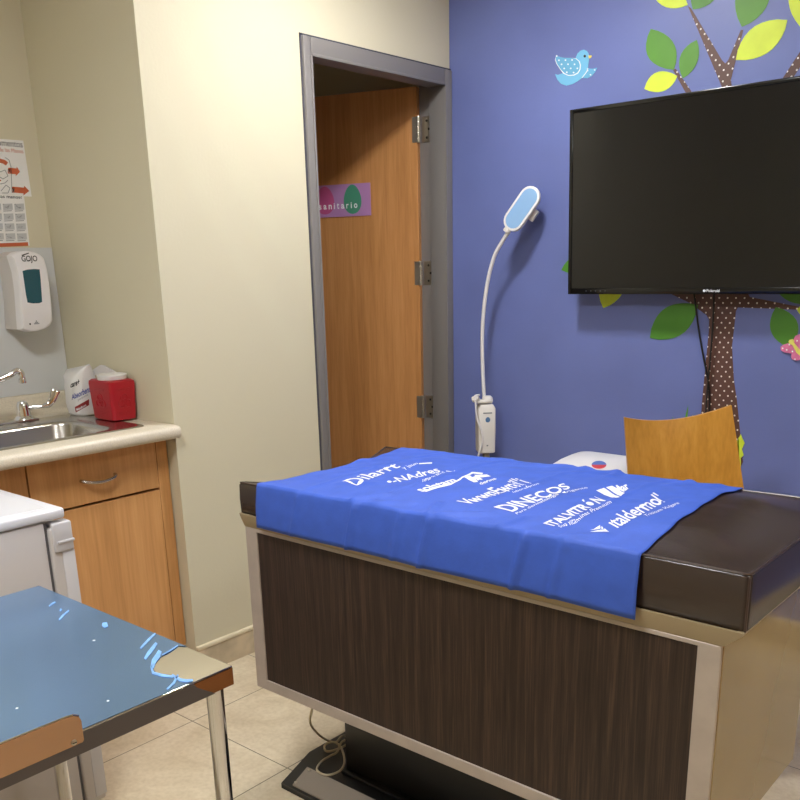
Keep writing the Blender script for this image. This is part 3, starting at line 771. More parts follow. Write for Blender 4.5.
foam([(500, 500), (560, 470), (620, 490), (640, 560), (600, 620), (540, 600)], [(580, 540)])
padded('body', rel([(310, 345), (325, 315), (365, 303), (400, 325), (400, 365), (450, 425), (520, 520), (530, 560), (490, 565), (440, 520), (370, 395), (330, 380)]), M['fly_yellow'], 0.002, 0.010)
# grass at the foot of the trunk
for pix in ([(683, 440), (686, 414), (688.5, 405), (687.5, 420), (687, 440)], [(671, 440), (673, 416), (676, 440)], [(697, 440), (693, 415), (700, 430)],
            [(737, 462), (738, 440), (741, 434), (742.5, 438), (745, 443), (742, 449), (744, 455), (741, 458), (741, 470)], [(736, 470), (735, 446), (739, 437), (739.5, 460)]):
    decal('grass_blade', pix, M['leaf_lime'] if pix[0][0] > 690 else M['leaf_green'], tree, 0.0013, 0.0024)

# ================================================================== EXAM LAMP
LY = 3.100
lp = thing('examination_lamp', 'white gooseneck examination lamp standing against the blue wall', 'lamp', (-2.18, LY, 0))
nk = [(484.5, 404), (484.0, 396), (482.8, 370), (482.2, 340), (483.8, 310), (488, 280), (494.5, 256), (502, 242), (507.5, 233)]
path = smooth_path([on(u, v, 1, LY) for u, v in nk], 6)
bm = B(); tube(bm, path, [0.0078]*len(path), 12)
lathe(bm, [(0.010, 0), (0.0125, 0.004), (0.0115, 0.02), (0.009, 0.032)], path[0]-Vector((0, 0, 0.006)), (0, 0, 1), 14)
obj('gooseneck', bm, M['lamp_white'], lp)
p0 = on(507.5, 230, 1, LY); p1 = on(536.8, 187.5, 1, LY+0.045)
axv = (p1-p0).normalized(); L = (p1-p0).length
nrm = Vector((0.26, -0.96, 0.10)); nrm = (nrm-axv*nrm.dot(axv)).normalized(); sd = axv.cross(nrm).normalized()
hc = (p0+p1)/2
def hp(a, s, n): return hc+axv*a+sd*s+nrm*n
HW = 0.086; HL = L*0.98
def cap(w, l, n=10):
    r = w/2; return [(l/2-r+r*math.cos(math.radians(90-180*k/n)), r*math.sin(math.radians(90-180*k/n))) for k in range(n+1)] + [(-l/2+r+r*math.cos(math.radians(270-180*k/n)), r*math.sin(math.radians(270-180*k/n))) for k in range(n+1)]
bm = B()
loft(bm, [[hp(a, s, n) for a, s in cap(HW-2*i_, HL-2*i_)] for n, i_ in ((-0.022, 0.022), (-0.02, 0.012), (-0.014, 0.003), (-0.006, 0.0), (0.004, 0.0), (0.008, 0.002), (0.009, 0.005))])
head = obj('lamp_head', bm, M['lamp_white'], lp)
bm = B(); loft(bm, [[hp(a, s, n) for a, s in cap(HW-0.020, HL-0.020)] for n in (0.007, 0.0098)]); obj('lens', bm, M['lens'], head, label='pale blue lens')
sgn = 1 if sd.dot(RIGHT) > 0 else -1
bm = B(); loft(bm, [[hp(a, s, n) for a, s in rrect(0.046-2*i_, 0.020-2*i_, 0.004, 4, 0.006, sgn*0.046)] for n, i_ in ((-0.036, 0.002), (-0.034, 0), (-0.020, 0), (-0.018, 0.002))]); tube(bm, [hp(0.006, sgn*0.02, -0.024), hp(0.006, sgn*0.04, -0.026)], 0.006, 8); obj('button', bm, M['white_warm'], head)
bm = B(); lathe(bm, [(0.014, -0.008), (0.016, -0.004), (0.015, 0.004), (0.010, 0.010)], p0-axv*0.002, axv, 16); obj('collar', bm, M['white_warm'], lp)
# power box, turned on its pole
PXC, bzb, bzt = -2.192, 0.612, 0.818
PR = Matrix.Translation((PXC, LY, 0)) @ Matrix.Rotation(math.radians(47), 4, 'Z')
pw, pd = 0.074, 0.078
bm = B(); rings = []
for z, i_ in ((bzb, 0.006), (bzb+0.004, 0.001), (bzb+0.1, -0.001), (bzt-0.014, 0.0), (bzt, 0.008)):
    rings.append([PR @ Vector((x, y, z+(0.005*math.cos(x/pw*PI) if z > bzt-0.02 else 0))) for x, y in rrect(pw-2*i_, pd-2*i_, 0.009, 4)])
loft(bm, rings); pb = obj('power_box', bm, M['white_warm'], lp)
fy = -pd/2-0.0018
pf = lambda u, v: PR @ Vector((u, fy, v))
bm = B(); disc(bm, 0.002, 0.758, 0.0105, 0.0115, pf); obj('badge', bm, M['logo_blue'], pb, smooth=False)
bm = B(); flat(bm, [(-0.018, 0.784), (0.020, 0.784), (0.020, 0.789), (-0.018, 0.789)], pf); obj('marking', bm, M['logo_grey'], pb, smooth=False)
bm = B(); flat(bm, [(-0.003, 0.644), (0.004, 0.644), (0.004, 0.650), (-0.003, 0.650)], pf); obj('marking', bm, M['logo_grey'], pb, smooth=False)
bm = B(); box(bm, -0.042, 0.026, -0.03, 0.03, 0.826, 0.838, 0.005, mtx=PR); lathe(bm, [(0.02, -0.006), (0.024, 0), (0.022, 0.012), (0.014, 0.02)], (-2.182, LY, 0.835), seg=18)
lathe(bm, [(0.012, -0.014), (0.014, 0), (0.012, 0.014)], PR @ Vector((-0.046, -0.016, 0.845)), (1, 0.4, 0.3), 14); obj('clamp', bm, M['white_warm'], lp)
cordp = [PR @ Vector(p) for p in ((-0.03, -0.02, 0.862), (-0.052, -0.030, 0.858), (-0.050, -0.038, 0.83), (-0.046, -0.043, 0.77), (-0.030, -0.046, 0.72), (-0.022, -0.046, 0.68), (-0.028, -0.046, 0.64), (-0.042, -0.042, 0.59), (-0.045, -0.035, 0.50), (-0.03, -0.02, 0.2), (-0.028, -0.02, 0.062))]
bm = B(); tube(bm, smooth_path(cordp, 6), 0.0042, 8); obj('cord', bm, M['lamp_white'], lp)
bm = B(); tube(bm, [(-2.188, LY, 0.055), (-2.188, LY, 0.62)], 0.016, 14); obj('pole', bm, mat('grey_steel_pole', (150, 142, 124), 0.4, metal=0.4), lp)
bm = B(); lathe(bm, [(0.02, 0.06), (0.04, 0.055), (0.12, 0.03), (0.125, 0.02), (0.12, 0.0)], (-2.178, LY, 0.0), seg=28); obj('base', bm, M['white_warm'], lp)

# ================================================================== CHAIR
TL, TR = on(624, 417, 1, 2.58), on(731, 405, 1, 2.80)
BL, BR = on(628.5, 487, 1, 2.555), on(743, 487, 1, 2.775)
ax_ = Vector((TR.x-TL.x, TR.y-TL.y, 0)).normalized(); fwd_ = Vector((ax_.y, -ax_.x, 0))     # the sitter faces the table
mid = Vector(((BL.x+BR.x)/2, (BL.y+BR.y)/2, 0))
ch = thing('wooden_chair', 'orange plywood chair between the examination table and the blue wall', 'chair', (mid.x+fwd_.x*0.2, mid.y+fwd_.y*0.2, 0))
def chp(s, d, z):
    p = mid+ax_*s+fwd_*d; return Vector((p.x, p.y, z))
bm = B(); NB, NH = 20, 12
def backpt(i, j, off):
    a = i/NB; s = 2*a-1; t_ = j/NH*1.9-0.9      # t_ 0..1 is the part that shows
    l = BL.lerp(TL, t_) if t_ >= 0 else BL+(BL-TL)*(-t_)*0.95; r = BR.lerp(TR, t_) if t_ >= 0 else BR+(BR-TR)*(-t_)*0.95
    p = l.lerp(r, a); p = p-fwd_*(0.028*(1-s*s)-off)
    p.z -= 0.031*(1-s*s)*max(0, t_)**2
    return p
fr = [[bm.verts.new(backpt(i, j, 0.006)) for j in range(NH+1)] for i in range(NB+1)]
bkv = [[bm.verts.new(backpt(i, j, -0.006)) for j in range(NH+1)] for i in range(NB+1)]
for i in range(NB):
    for j in range(NH):
        bm.faces.new([fr[i][j], fr[i+1][j], fr[i+1][j+1], fr[i][j+1]]); bm.faces.new([bkv[i][j], bkv[i][j+1], bkv[i+1][j+1], bkv[i+1][j]])
    bm.faces.new([fr[i][NH], fr[i+1][NH], bkv[i+1][NH], bkv[i][NH]]); bm.faces.new([fr[i+1][0], fr[i][0], bkv[i][0], bkv[i+1][0]])
for j in range(NH):
    bm.faces.new([fr[0][j], fr[0][j+1], bkv[0][j+1], bkv[0][j]]); bm.faces.new([fr[NB][j+1], fr[NB][j], bkv[NB][j], bkv[NB][j+1]])
obj('backrest', bm, M['chair_wood'], ch)
bm = B(); loft(bm, [[chp(a, b+0.26, z) for a, b in rrect(0.40-2*i_, 0.40-2*i_, 0.06-i_)] for z, i_ in ((0.436, 0.004), (0.440, 0), (0.452, 0), (0.456, 0.004))]); obj('seat', bm, M['chair_wood'], ch)
for s_ in (-1, 1):
    bm = B(); tube(bm, smooth_path([chp(s_*0.13, -0.035, 0.62), chp(s_*0.15, 0.03, 0.45), chp(s_*0.165, 0.02, 0.25), chp(s_*0.18, -0.02, 0.0)], 5), 0.011, 10); obj('leg', bm, M['chrome'], ch)
    bm = B(); tube(bm, smooth_path([chp(s_*0.16, 0.40, 0.434), chp(s_*0.168, 0.42, 0.25), chp(s_*0.175, 0.44, 0.0)], 5), 0.011, 10); obj('leg', bm, M['chrome'], ch)
bm = B()
for s_ in (-1, 1): tube(bm, [chp(s_*0.16, 0.41, 0.425), chp(s_*0.155, 0.04, 0.425)], 0.009, 8)
tube(bm, [chp(-0.155, 0.04, 0.425), chp(0.155, 0.04, 0.425)], 0.009, 8); obj('seat_frame', bm, M['chrome'], ch)

# ================================================================== BIN
BXC, BYC = -1.545, 2.88
bn = thing('waste_bin', 'white plastic bin with round sticker between chair and blue wall', 'bin', (BXC, BYC, 0))
bm = B(); loft(bm, [[(x, y, z) for x, y in rrect(w, d, 0.05, 6, BXC, BYC)] for z, w, d in ((0, 0.24, 0.22), (0.01, 0.25, 0.23), (0.50, 0.30, 0.27), (0.54, 0.31, 0.28), (0.60, 0.31, 0.28))]); obj('bin_body', bm, M['bin_white'], bn)
bm = B(); rings = []
for z, w, d, sh in ((0.602, 0.335, 0.305, 0), (0.610, 0.34, 0.31, 0), (0.640, 0.335, 0.30, 0.0), (0.662, 0.31, 0.27, 0.010), (0.684, 0.26, 0.20, 0.028), (0.697, 0.215, 0.13, 0.042), (0.701, 0.16, 0.07, 0.048)):
    rings.append([(x, y+sh, z) for x, y in rrect(w, d, min(w, d)*0.3, 8, BXC, BYC)])
loft(bm, rings); lid = obj('lid', bm, M['bin_white'], bn, ang=60)
cst = caster(lid)
bm = B(); flat(bm, [(599+7.5*math.cos(PI*k/10), 465-4.0*math.sin(PI*k/10)) for k in range(11)], lambda u, v: cst(u, v, 0.001))
obj('sticker', bm, M['sticker_blue'], lid, smooth=False, label='blue half of the round sticker')
bm = B(); flat(bm, [(599+7.5*math.cos(PI+PI*k/10), 465-4.0*math.sin(PI+PI*k/10)) for k in range(11)], lambda u, v: cst(u, v, 0.001))
obj('sticker', bm, M['sticker_red'], lid, smooth=False, label='red half of the round sticker')

# ================================================================== ALCOVE: cabinets, counter, sink
CFX = -2.517
def cabinet(y0, y1, label, handle=True):
    c = thing('sink_cabinet', label, 'cabinet', (-2.8, (y0+y1)/2, 0), 'base cabinets under the counter')
    bm = B(); xa, xb = NX+0.012, CFX-0.020
    box(bm, xa, xb, y0+0.001, y1-0.001, 0.10, 0.118); box(bm, xa, xa+0.012, y0+0.001, y1-0.001, 0.118, 0.70)
    box(bm, xa+0.012, xb, y0+0.001, y0+0.019, 0.118, 0.72); box(bm, xa+0.012, xb, y1-0.019, y1-0.001, 0.118, 0.866 if y1 > 1.6 else 0.72); box(bm, NX+0.02, CFX-0.06, y0+0.004, y1-0.004, 0.0, 0.10); obj('carcass', bm, M['cab_wood'], c, smooth=False)
    fy1 = y1-0.045 if y1 > 1.6 else y1
    bm = B(); box(bm, CFX-0.019, CFX, y0+0.0015, fy1-0.0015, 0.694, 0.850, 0.0012, 1); dr = obj('drawer_front', bm, M['cab_wood'], c)
    bm = B(); box(bm, CFX-0.019, CFX, y0+0.0015, fy1-0.0015, 0.106, 0.686, 0.0012, 1); obj('door', bm, M['cab_wood'], c)
    if y1 > 1.6:
        bm = B(); box(bm, CFX-0.019, CFX, fy1+0.0005, y1-0.002, 0.106, 0.866, 0.0012, 1); obj('filler_strip', bm, M['cab_wood'], c)
    yc = (y0+fy1)/2+0.003
    pts = [(CFX+0.0, yc-0.060, 0.770), (CFX+0.012, yc-0.057, 0.769), (CFX+0.023, yc-0.038, 0.764), (CFX+0.027, yc, 0.760), (CFX+0.023, yc+0.038, 0.764), (CFX+0.012, yc+0.057, 0.769), (CFX+0.0, yc+0.060, 0.770)]
    bm = B(); tube(bm, smooth_path(pts, 5), 0.0052, 10); obj('handle', bm, M['steel'], dr, label='satin steel bow handle')
    return c
cabinet(1.218, 1.713, 'wooden base cabinet with bow-handled drawer at the wall end of the counter')
cabinet(0.70, 1.216, 'left wooden base cabinet mostly hidden behind the small white fridge')

ct = thing('countertop', 'speckled beige laminate worktop with rounded nosing around the steel sink', 'countertop', (-2.76, 1.1, 0.865))
CT = 0.905; Y0c = 0.45
SX0, SX1, SY0, SY1 = -2.985, -2.515, 0.84, 1.645     # sink outline
hx0, hx1, hy0, hy1 = SX0+0.02, SX1-0.02, SY0+0.02, SY1-0.02
bm = B()
nose = [(hx1, 0.867), (-2.449, 0.862), (-2.436, 0.866), (-2.430, 0.876), (-2.430, 0.890), (-2.435, 0.900), (-2.446, 0.905), (hx1, 0.905)]
prism(bm, [(x, Y0c, z) for x, z in nose], (0, NY-0.001-Y0c, 0))
box(bm, NX+0.001, hx0, Y0c, NY-0.001, 0.867, CT); box(bm, hx0, hx1, hy1, NY-0.001, 0.867, CT); box(bm, hx0, hx1, Y0c, hy0, 0.867, CT)
obj('worktop', bm, M['counter'], ct, ang=50)
bm = B()
prof = [(NX+0.001, CT-0.002), (NX+0.040, CT), (NX+0.026, CT+0.004), (NX+0.018, CT+0.014), (NX+0.016, 0.965), (NX+0.013, 0.975), (NX+0.006, 0.979), (NX+0.001, 0.979)]
prism(bm, [(x, Y0c, z) for x, z in prof], (0, NY-0.002-Y0c, 0)); obj('backsplash', bm, M['counter'], ct, ang=50)
bm = B(); box(bm, NX+0.0005, NX+0.006, 0.60, NY-0.003, 0.9795, 1.482, 0.001, 1); o = obj('splash_panel', bm, M['splash'], None, origin=(NX, 1.2, 0.98)); tag(o, 'pale grey sheet panel on the wall behind the sink', 'wall panel')

# sink
sk = thing('steel_sink', 'stainless steel sink set in the beige worktop', 'sink', (-2.75, 1.25, CT))
def ringxy(x0, x1, y0, y1, r, z, n=6): return [(a, b, z) for a, b in rrect(x1-x0, y1-y0, r, n, (x0+x1)/2, (y0+y1)/2)]
bx_0, bx_1, by_0, by_1 = -2.845, -2.555, 0.98, 1.545
bm = B()
rg = [ringxy(SX0, SX1, SY0, SY1, 0.03, CT+0.0006), ringxy(SX0+0.003, SX1-0.003, SY0+0.003, SY1-0.003, 0.03, CT+0.0035), ringxy(SX0+0.012, SX1-0.012, SY0+0.012, SY1-0.012, 0.03, CT+0.0042),
      ringxy(bx_0-0.012, bx_1+0.012, by_0-0.012, by_1+0.012, 0.06, CT+0.0035), ringxy(bx_0-0.004, bx_1+0.004, by_0-0.004, by_1+0.004, 0.06, CT+0.001), ringxy(bx_0, bx_1, by_0, by_1, 0.06, CT-0.008),
      ringxy(bx_0+0.006, bx_1-0.006, by_0+0.006, by_1-0.006, 0.06, CT-0.12), ringxy(bx_0+0.02, bx_1-0.02, by_0+0.02, by_1-0.02, 0.06, CT-0.148), ringxy(bx_0+0.06, bx_1-0.06, by_0+0.06, by_1-0.06, 0.06, CT-0.155)]
loft(bm, rg, cap0=False); obj('basin', bm, M['steel'], sk, ang=50)
bm = B(); lathe(bm, [(0.045, 0.0), (0.043, 0.003), (0.03, 0.002), (0.02, -0.001)], (-2.70, 1.25, CT-0.1545), seg=24); obj('drain', bm, M['chrome'], sk)
# faucet with wrist-blade handle
fc = thing('faucet', 'chrome tap with low swan spout and blade lever on the sink', 'faucet', (-2.93, 1.40, CT+0.004))
hb = Vector((-2.968, 1.457, CT+0.004))
bm = B(); box(bm, hb.x-0.028, hb.x+0.028, hb.y-0.24, hb.y+0.04, CT+0.0035, CT+0.010, 0.003); obj('deck_plate', bm, M['steel'], fc)
bm = B(); lathe(bm, [(0.034, 0.006), (0.032, 0.012), (0.0235, 0.018), (0.0225, 0.03), (0.021, 0.052), (0.016, 0.064), (0.004, 0.069)], hb, seg=22); obj('valve_body', bm, M['chrome'], fc)
lv = [on(26, 408, 0, hb.x+0.004), on(34, 407, 0, hb.x+0.016), on(43, 406, 0, hb.x+0.03), on(49, 404, 0, hb.x+0.036), on(52.5, 399, 0, hb.x+0.040), on(54.5, 393, 0, hb.x+0.040), on(55.5, 390, 0, hb.x+0.040)]
lvp = smooth_path(lv, 4)
bm = B(); n = len(lvp); rings = []
for i, p in enumerate(lvp):
    s = i/(n-1); w = 0.0065+0.0105*max(0, (s-0.35)/0.65)**0.7; th = 0.0055-0.002*s
    if i == n-1: w *= 0.6
    t_ = (lvp[min(i+1, n-1)]-lvp[max(i-1, 0)]).normalized(); sd_ = t_.cross((p-CAM).normalized()).normalized(); upv = t_.cross(sd_)
    rings.append([p+sd_*w*math.cos(2*PI*k/12)+upv*th*math.sin(2*PI*k/12) for k in range(12)])
loft(bm, rings); obj('lever', bm, M['chrome'], fc)
sp = [on(-40, 402, 0, hb.x+0.0), on(-28, 394, 0, hb.x+0.02), on(-14, 386, 0, hb.x+0.035), on(0, 379.5, 0, hb.x+0.05), on(10, 375, 0, hb.x+0.062), on(16, 371, 0, hb.x+0.066), on(20, 372, 0, hb.x+0.070), on(22, 376, 0, hb.x+0.072), on(22.6, 382, 0, hb.x+0.072)]
spp = smooth_path(sp, 6)
bm = B(); tube(bm, spp, 0.0105, 14); lathe(bm, [(0.0125, -0.012), (0.0140, -0.006), (0.0140, 0.002), (0.011, 0.004)], spp[-1], spp[-1]-spp[-3], 16); 
obj('spout', bm, M['chrome'], fc)
bm = B(); tube(bm, [hb+Vector((0, -0.115, 0.004)), hb+Vector((0, -0.115, 0.03)), spp[0]], 0.012, 14); obj('spout_base', bm, M['chrome'], fc)

# soap dispenser
DXB, DXF = NX+0.0062, -2.975
ds = thing('soap_dispenser', 'white wall soap dispenser with teal window above the sink', 'soap dispenser', (NX+0.006, 1.56, 1.21))
dn = lambda u, v, x: (x, u, v)
def dpx(pts, x): return [(p.y, p.z) for p in (on(u, v, 0, x) for u, v in pts)]
front_px = [(12.5, 256), (16, 253), (22, 251.2), (28, 251), (35, 252.3), (41, 254.5), (44.5, 258), (47.5, 268), (50, 285), (52, 305), (53.2, 321), (51.5, 325), (46, 328.5), (38, 331), (31, 331.6), (22.7, 329), (21.5, 312), (20, 290), (17.5, 272)]
fr2 = dpx(front_px, DXF)
cyf = sum(p[0] for p in fr2)/len(fr2); czf = sum(p[1] for p in fr2)/len(fr2)
def sc2(pts, s, dy=0): return [(cyf+(a-cyf)*s+dy, czf+(b-czf)*s) for a, b in pts]
bm = B()
loft(bm, [[(x, a, b) for a, b in sc2(fr2, s)] for x, s in ((DXF-0.040, 1.012), (DXF-0.012, 1.01), (DXF-0.004, 0.985), (DXF, 0.93))]); cov = obj('front_cover', bm, M['disp_white'], ds)
bm = B()
loft(bm, [[(x, a, b) for a, b in sc2(fr2, s)] for x, s in ((DXB, 0.98), (DXB+0.006, 1.01), (DXF-0.0405, 1.01))]); obj('housing', bm, M['disp_side'], ds, label='off-white housing')
win = dpx([(22.5, 271), (27, 269.6), (34, 269), (39.5, 269.3), (40.6, 280), (41.6, 295), (42, 302), (39, 303.2), (33, 303.4), (27.5, 302.5), (26, 295), (24.3, 283)], DXF)
bm = B(); prism(bm, [(DXF+0.0008, a, b) for a, b in win], (-0.004, 0, 0)); obj('window', bm, M['teal'], cov, label='dark teal window', smooth=False)
a0 = on(22, 263.3, 0, DXF); a1 = on(37.8, 263.8, 0, DXF)
fnY = lambda x: (lambda u, v: (x, u, v))
bm = B(); text(bm, 'GOJO', fnY(DXF+0.0008), a1.y-a0.y, 0.0245, a0.y, a0.z, 0.012)
w_ = a1.y-a0.y
flat(bm, [(a0.y, a0.z+0.026), (a0.y+w_*0.5, a0.z+0.034), (a0.y+w_*0.52, a0.z+0.031), (a0.y+w_*0.1, a0.z+0.024)], fnY(DXF+0.0008)); obj('logo', bm, M['ink'], cov, smooth=False)
e0 = on(30, 324, 0, DXF); e1 = on(36.5, 323, 0, DXF)
bm = B(); disc(bm, e0.y, e0.z, 0.0032, 0.0034, fnY(DXF+0.0008), n=10); obj('sensor', bm, M['ink'], cov, smooth=False)
bm = B()
for dy_, h_ in ((-0.008, 0.004), (-0.004, 0.008), (0, 0.013), (0.004, 0.008), (0.008, 0.004)): flat(bm, [(e1.y+dy_-0.0018, e1.z-0.004), (e1.y+dy_+0.0018, e1.z-0.004), (e1.y+dy_+0.0018, e1.z-0.004+h_), (e1.y+dy_-0.0018, e1.z-0.004+h_)], fnY(DXF+0.0008))
obj('marking', bm, M['ink_grey'], cov, smooth=False)

# posters
P1 = thing('hand_hygiene_poster', 'white poster headed mentos with orange arrows, above the picture-grid poster', 'poster', (NX, 1.52, 1.651))
pl = NX+0.0022
bm = B(); prism(bm, [(NX+0.0008, 1.36, 1.826), (NX+0.0008, 1.660, 1.830), (NX+0.0008, 1.664, 1.651), (NX+0.0008, 1.364, 1.647)], (0.0014, 0, 0)); obj('sheet', bm, M['paper'], P1, smooth=False)
def pq(u, v): # posters in pixels
    p = on(u, v, 0, pl+0.0004); return (p.x, p.y, p.z)
def ptext(bm, s, u0, v0, u1, v1, h, bold=0.012):
    a = on(u0, v0, 0, pl+0.0004); b = on(u1, v1, 0, pl+0.0004)
    text(bm, s, lambda u, v: (pl+0.0004, u, v), b.y-a.y, h, a.y, b.z, bold)
bm = B(); ptext(bm, '5 momentos', -13, 147, 22.8, 147.6, 0.020, 0.004); obj('printed_text', bm, M['ink'], P1, smooth=False)
bm = B(); ptext(bm, 'higiene de las Manos', -15, 155.5, 23.6, 154.6, 0.0165, 0.0); obj('printed_text', bm, M['ink_orange'], P1, smooth=False)
def arrow(bm, u0, v0, u1, v1, w):
    L_ = math.hypot(u1-u0, v1-v0); tx_, ty_ = (u1-u0)/L_, (v1-v0)/L_; nx_, ny_ = -ty_, tx_
    q_ = lambda a, b: (u0+tx_*a+nx_*b, v0+ty_*a+ny_*b)
    flat(bm, [q_(0, -w), q_(L_*.68, -w), q_(L_*.68, -w*1.7), q_(L_, 0), q_(L_*.68, w*1.7), q_(L_*.68, w), q_(0, w)], pq)
bm = B(); arrow(bm, 8, 170.5, 20, 171.8, 2.9); arrow(bm, 12, 189.5, 29.3, 191, 2.9)
flat(bm, [(-6, 158), (0, 158.5), (5, 160), (8, 162.5), (6, 165.5), (2.5, 163.3), (-2, 162.5), (-6, 163)], pq)
flat(bm, [(-1, 179), (1.5, 180.5), (-1, 182)], pq)
obj('arrow', bm, M['ink_orange'], P1, smooth=False)
bm = B()
def pstroke(bm, pts, w=0.35):
    for (a, b), (c, d) in zip(pts[:-1], pts[1:]):
        L_ = math.hypot(c-a, d-b) or 1; nx_, ny_ = -(d-b)/L_*w, (c-a)/L_*w
        flat(bm, [(a+nx_, b+ny_), (c+nx_, d+ny_), (c-nx_, d-ny_), (a-nx_, b-ny_)], pq)
pstroke(bm, [(5, 157.5), (9, 160), (11, 167), (11.5, 180), (12, 193)]); pstroke(bm, [(0, 172), (5, 170), (8, 176), (3, 179), (0, 177)]); pstroke(bm, [(1, 191), (6, 185), (10, 188), (8, 193), (2, 193)]); pstroke(bm, [(0, 184), (5, 183), (8, 180)])
obj('line_drawing', bm, M['ink_grey'], P1, smooth=False)
bm = B()
disc(bm, 9.4, 170.8, 1.0, 2.0, pq, n=10); obj('number_mark', bm, M['paper'], P1, smooth=False)
bm = B(); disc(bm, 13.5, 190.2, 1.0, 2.0, pq, n=10); obj('number_mark', bm, M['paper'], P1, smooth=False)
P2 = thing('hand_washing_poster', 'small poster with grey picture grid and orange footer above the pale grey panel', 'poster', (NX, 1.5, 1.486))
bm = B(); prism(bm, [(NX+0.0003, 1.36, 1.660), (NX+0.0003, 1.637, 1.664), (NX+0.0003, 1.633, 1.489), (NX+0.0003, 1.36, 1.486)], (0.0005, 0, 0)); obj('sheet', bm, M['paper'], P2, smooth=False)
pl2 = pl; pl = NX+0.001
bm = B(); ptext(bm, 'las manos?', 0, 199.3, 22, 198.8, 0.0105, 0.01); obj('printed_text', bm, M['ink'], P2, smooth=False)
bm = B()
for r_ in range(4):
    for c_ in range(-3, 1):
        u0, v0 = 14.2+c_*11.5+r_*0.9, 203.5+r_*9.9; flat(bm, [(u0, v0+0.4), (u0+9.6, v0), (u0+10.2, v0+6.2), (u0+0.6, v0+6.6)], pq)
obj('picture_grid', bm, M['cellgrey'], P2, smooth=False)
bm = B()
random.seed(3)
for r_ in range(4):
    for c_ in range(-3, 1):
        u0, v0 = 14.2+c_*11.5+r_*0.9, 203.5+r_*9.9
        pstroke(bm, [(u0+2, v0+2+random.random()*2), (u0+4, v0+4), (u0+6.5, v0+1.5+random.random()*3), (u0+5, v0+5)], 0.4)
        pstroke(bm, [(u0+0.6, v0+7.6), (u0+9, v0+7.2)], 0.35); pstroke(bm, [(u0+0.4, v0+0.6), (u0+1.4, v0+1.2)], 0.5)
pl = NX+0.0012
obj('line_drawing', bm, M['ink_grey'], P2, smooth=False)
bm = B(); flat(bm, [(-22, 244.2), (28, 242.2), (28.4, 245.8), (-22, 247.8)], pq); obj('footer_band', bm, M['ink_orange'], P2, smooth=False)

# sharps container
RB = thing('sharps_container', 'red square sharps container with round white lid on the worktop', 'sharps container', (-2.79, 1.66, CT+0.004))
RM = Matrix.Translation((-2.727, 1.660, 0)) @ Matrix.Rotation(math.radians(-1.5), 4, 'Z')
bm = B(); rings = []
zb0 = CT+0.0052
for z, w, d, r in ((zb0, 0.118, 0.078, 0.010), (zb0+0.003, 0.130, 0.088, 0.012), (zb0+0.007, 0.132, 0.090, 0.012), (zb0+0.120, 0.146, 0.100, 0.013), (zb0+0.130, 0.144, 0.098, 0.014), (zb0+0.135, 0.132, 0.086, 0.016)):
    rings.append([RM @ Vector((x, y, z)) for x, y in rrect(w, d, r, 6)])
loft(bm, rings); rbx = obj('container', bm, M['red'], RB)
# embossed trefoils
def emb(fn):
    bm = B()
    for k in range(3):
        a = PI/2+2*PI*k/3; cu, cv = 0.013*math.cos(a), 0.013*math.sin(a)
        tube(bm, [fn(cu+0.0125*math.cos(b), cv+0.0125*math.sin(b)) for b in [2*PI*i/18 for i in range(18)]], 0.0022, 6, closed=True)
    tube(bm, [fn(0.009*math.cos(b), 0.009*math.sin(b)) for b in [2*PI*i/14 for i in range(14)]], 0.0018, 6, closed=True)
    for v in (0.038, 0.043, -0.036, -0.041): tube(bm, [fn(-0.026, v), fn(0.026, v)], 0.0012, 6)
    return bm
obj('embossed_emblem', emb(lambda u, v: RM @ Vector((u*1.15, -0.0478-v*0.044, zb0+0.064+v))), M['red'], rbx)
obj('embossed_emblem', emb(lambda u, v: RM @ Vector((0.0698+v*0.062, u*0.95, zb0+0.064+v))), M['red'], rbx)
bm = B(); lathe(bm, [(0.047, 0.0), (0.0485, 0.002), (0.0485, 0.009), (0.0495, 0.010), (0.0495, 0.016), (0.047, 0.018), (0.034, 0.0185), (0.032, 0.017), (0.004, 0.017)], RM @ Vector((0.008, 0.0, zb0+0.1345)), seg=32); obj('lid', bm, M['white_pl'], RB, label='white round lid')

# plastic pack behind it
PKG = thing('wipes_pack', 'crumpled white plastic pack standing behind the red sharps container', 'package', (-2.92, 1.645, CT+0.004))
bm = B(); rings = []; zz = CT+0.0052
for i, (k, w, d) in enumerate(((0, 0.095, 0.075), (0.05, 0.106, 0.085), (0.15, 0.112, 0.09), (0.3, 0.114, 0.092), (0.45, 0.115, 0.092), (0.6, 0.116, 0.09), (0.75, 0.118, 0.086), (0.86, 0.122, 0.07), (0.93, 0.128, 0.045), (1.0, 0.130, 0.016))):
    ring = []
    for x, y in rrect(w, d, d*0.42, 7):
        nz_ = noise.noise((x*30, y*30, k*5))*0.006*(0.4+k); top = 0.155+0.022*max(0, x/0.06)
        ring.append((-2.918+x+nz_, 1.652+y+noise.noise((x*25+9, y*25, k*6))*0.005*(0.4+k), zz+k*top+noise.noise((x*40, y*40, 2))*0.012*k*k))
    rings.append(ring)
loft(bm, rings); pk = obj('pack_body', bm, M['bag'], PKG, ang=60)
bm = B(); prism(bm, [on(u, v, 1, yy) for u, v, yy in ((84, 376, 1.668), (93, 369.5, 1.690), (100, 365, 1.696), (104, 365.5, 1.699), (111, 369.5, 1.700), (116, 372.8, 1.701), (110, 373.8, 1.702), (98, 374.5, 1.700), (87, 377, 1.676))], (-0.002, 0.006, 0)); obj('torn_flap', bm, M['bag'], PKG)
pc = caster(pk)
def ptq(bm, s_, c, bold, off=0.0008):
    q_ = quad(c); vs, fs = text_geo(s_, bold); V = [bm.verts.new(pc(*q_(a, b), off)) for a, b in vs]
    for f_ in fs:
        try: bm.faces.new([V[i_] for i_ in f_])
        except ValueError: pass
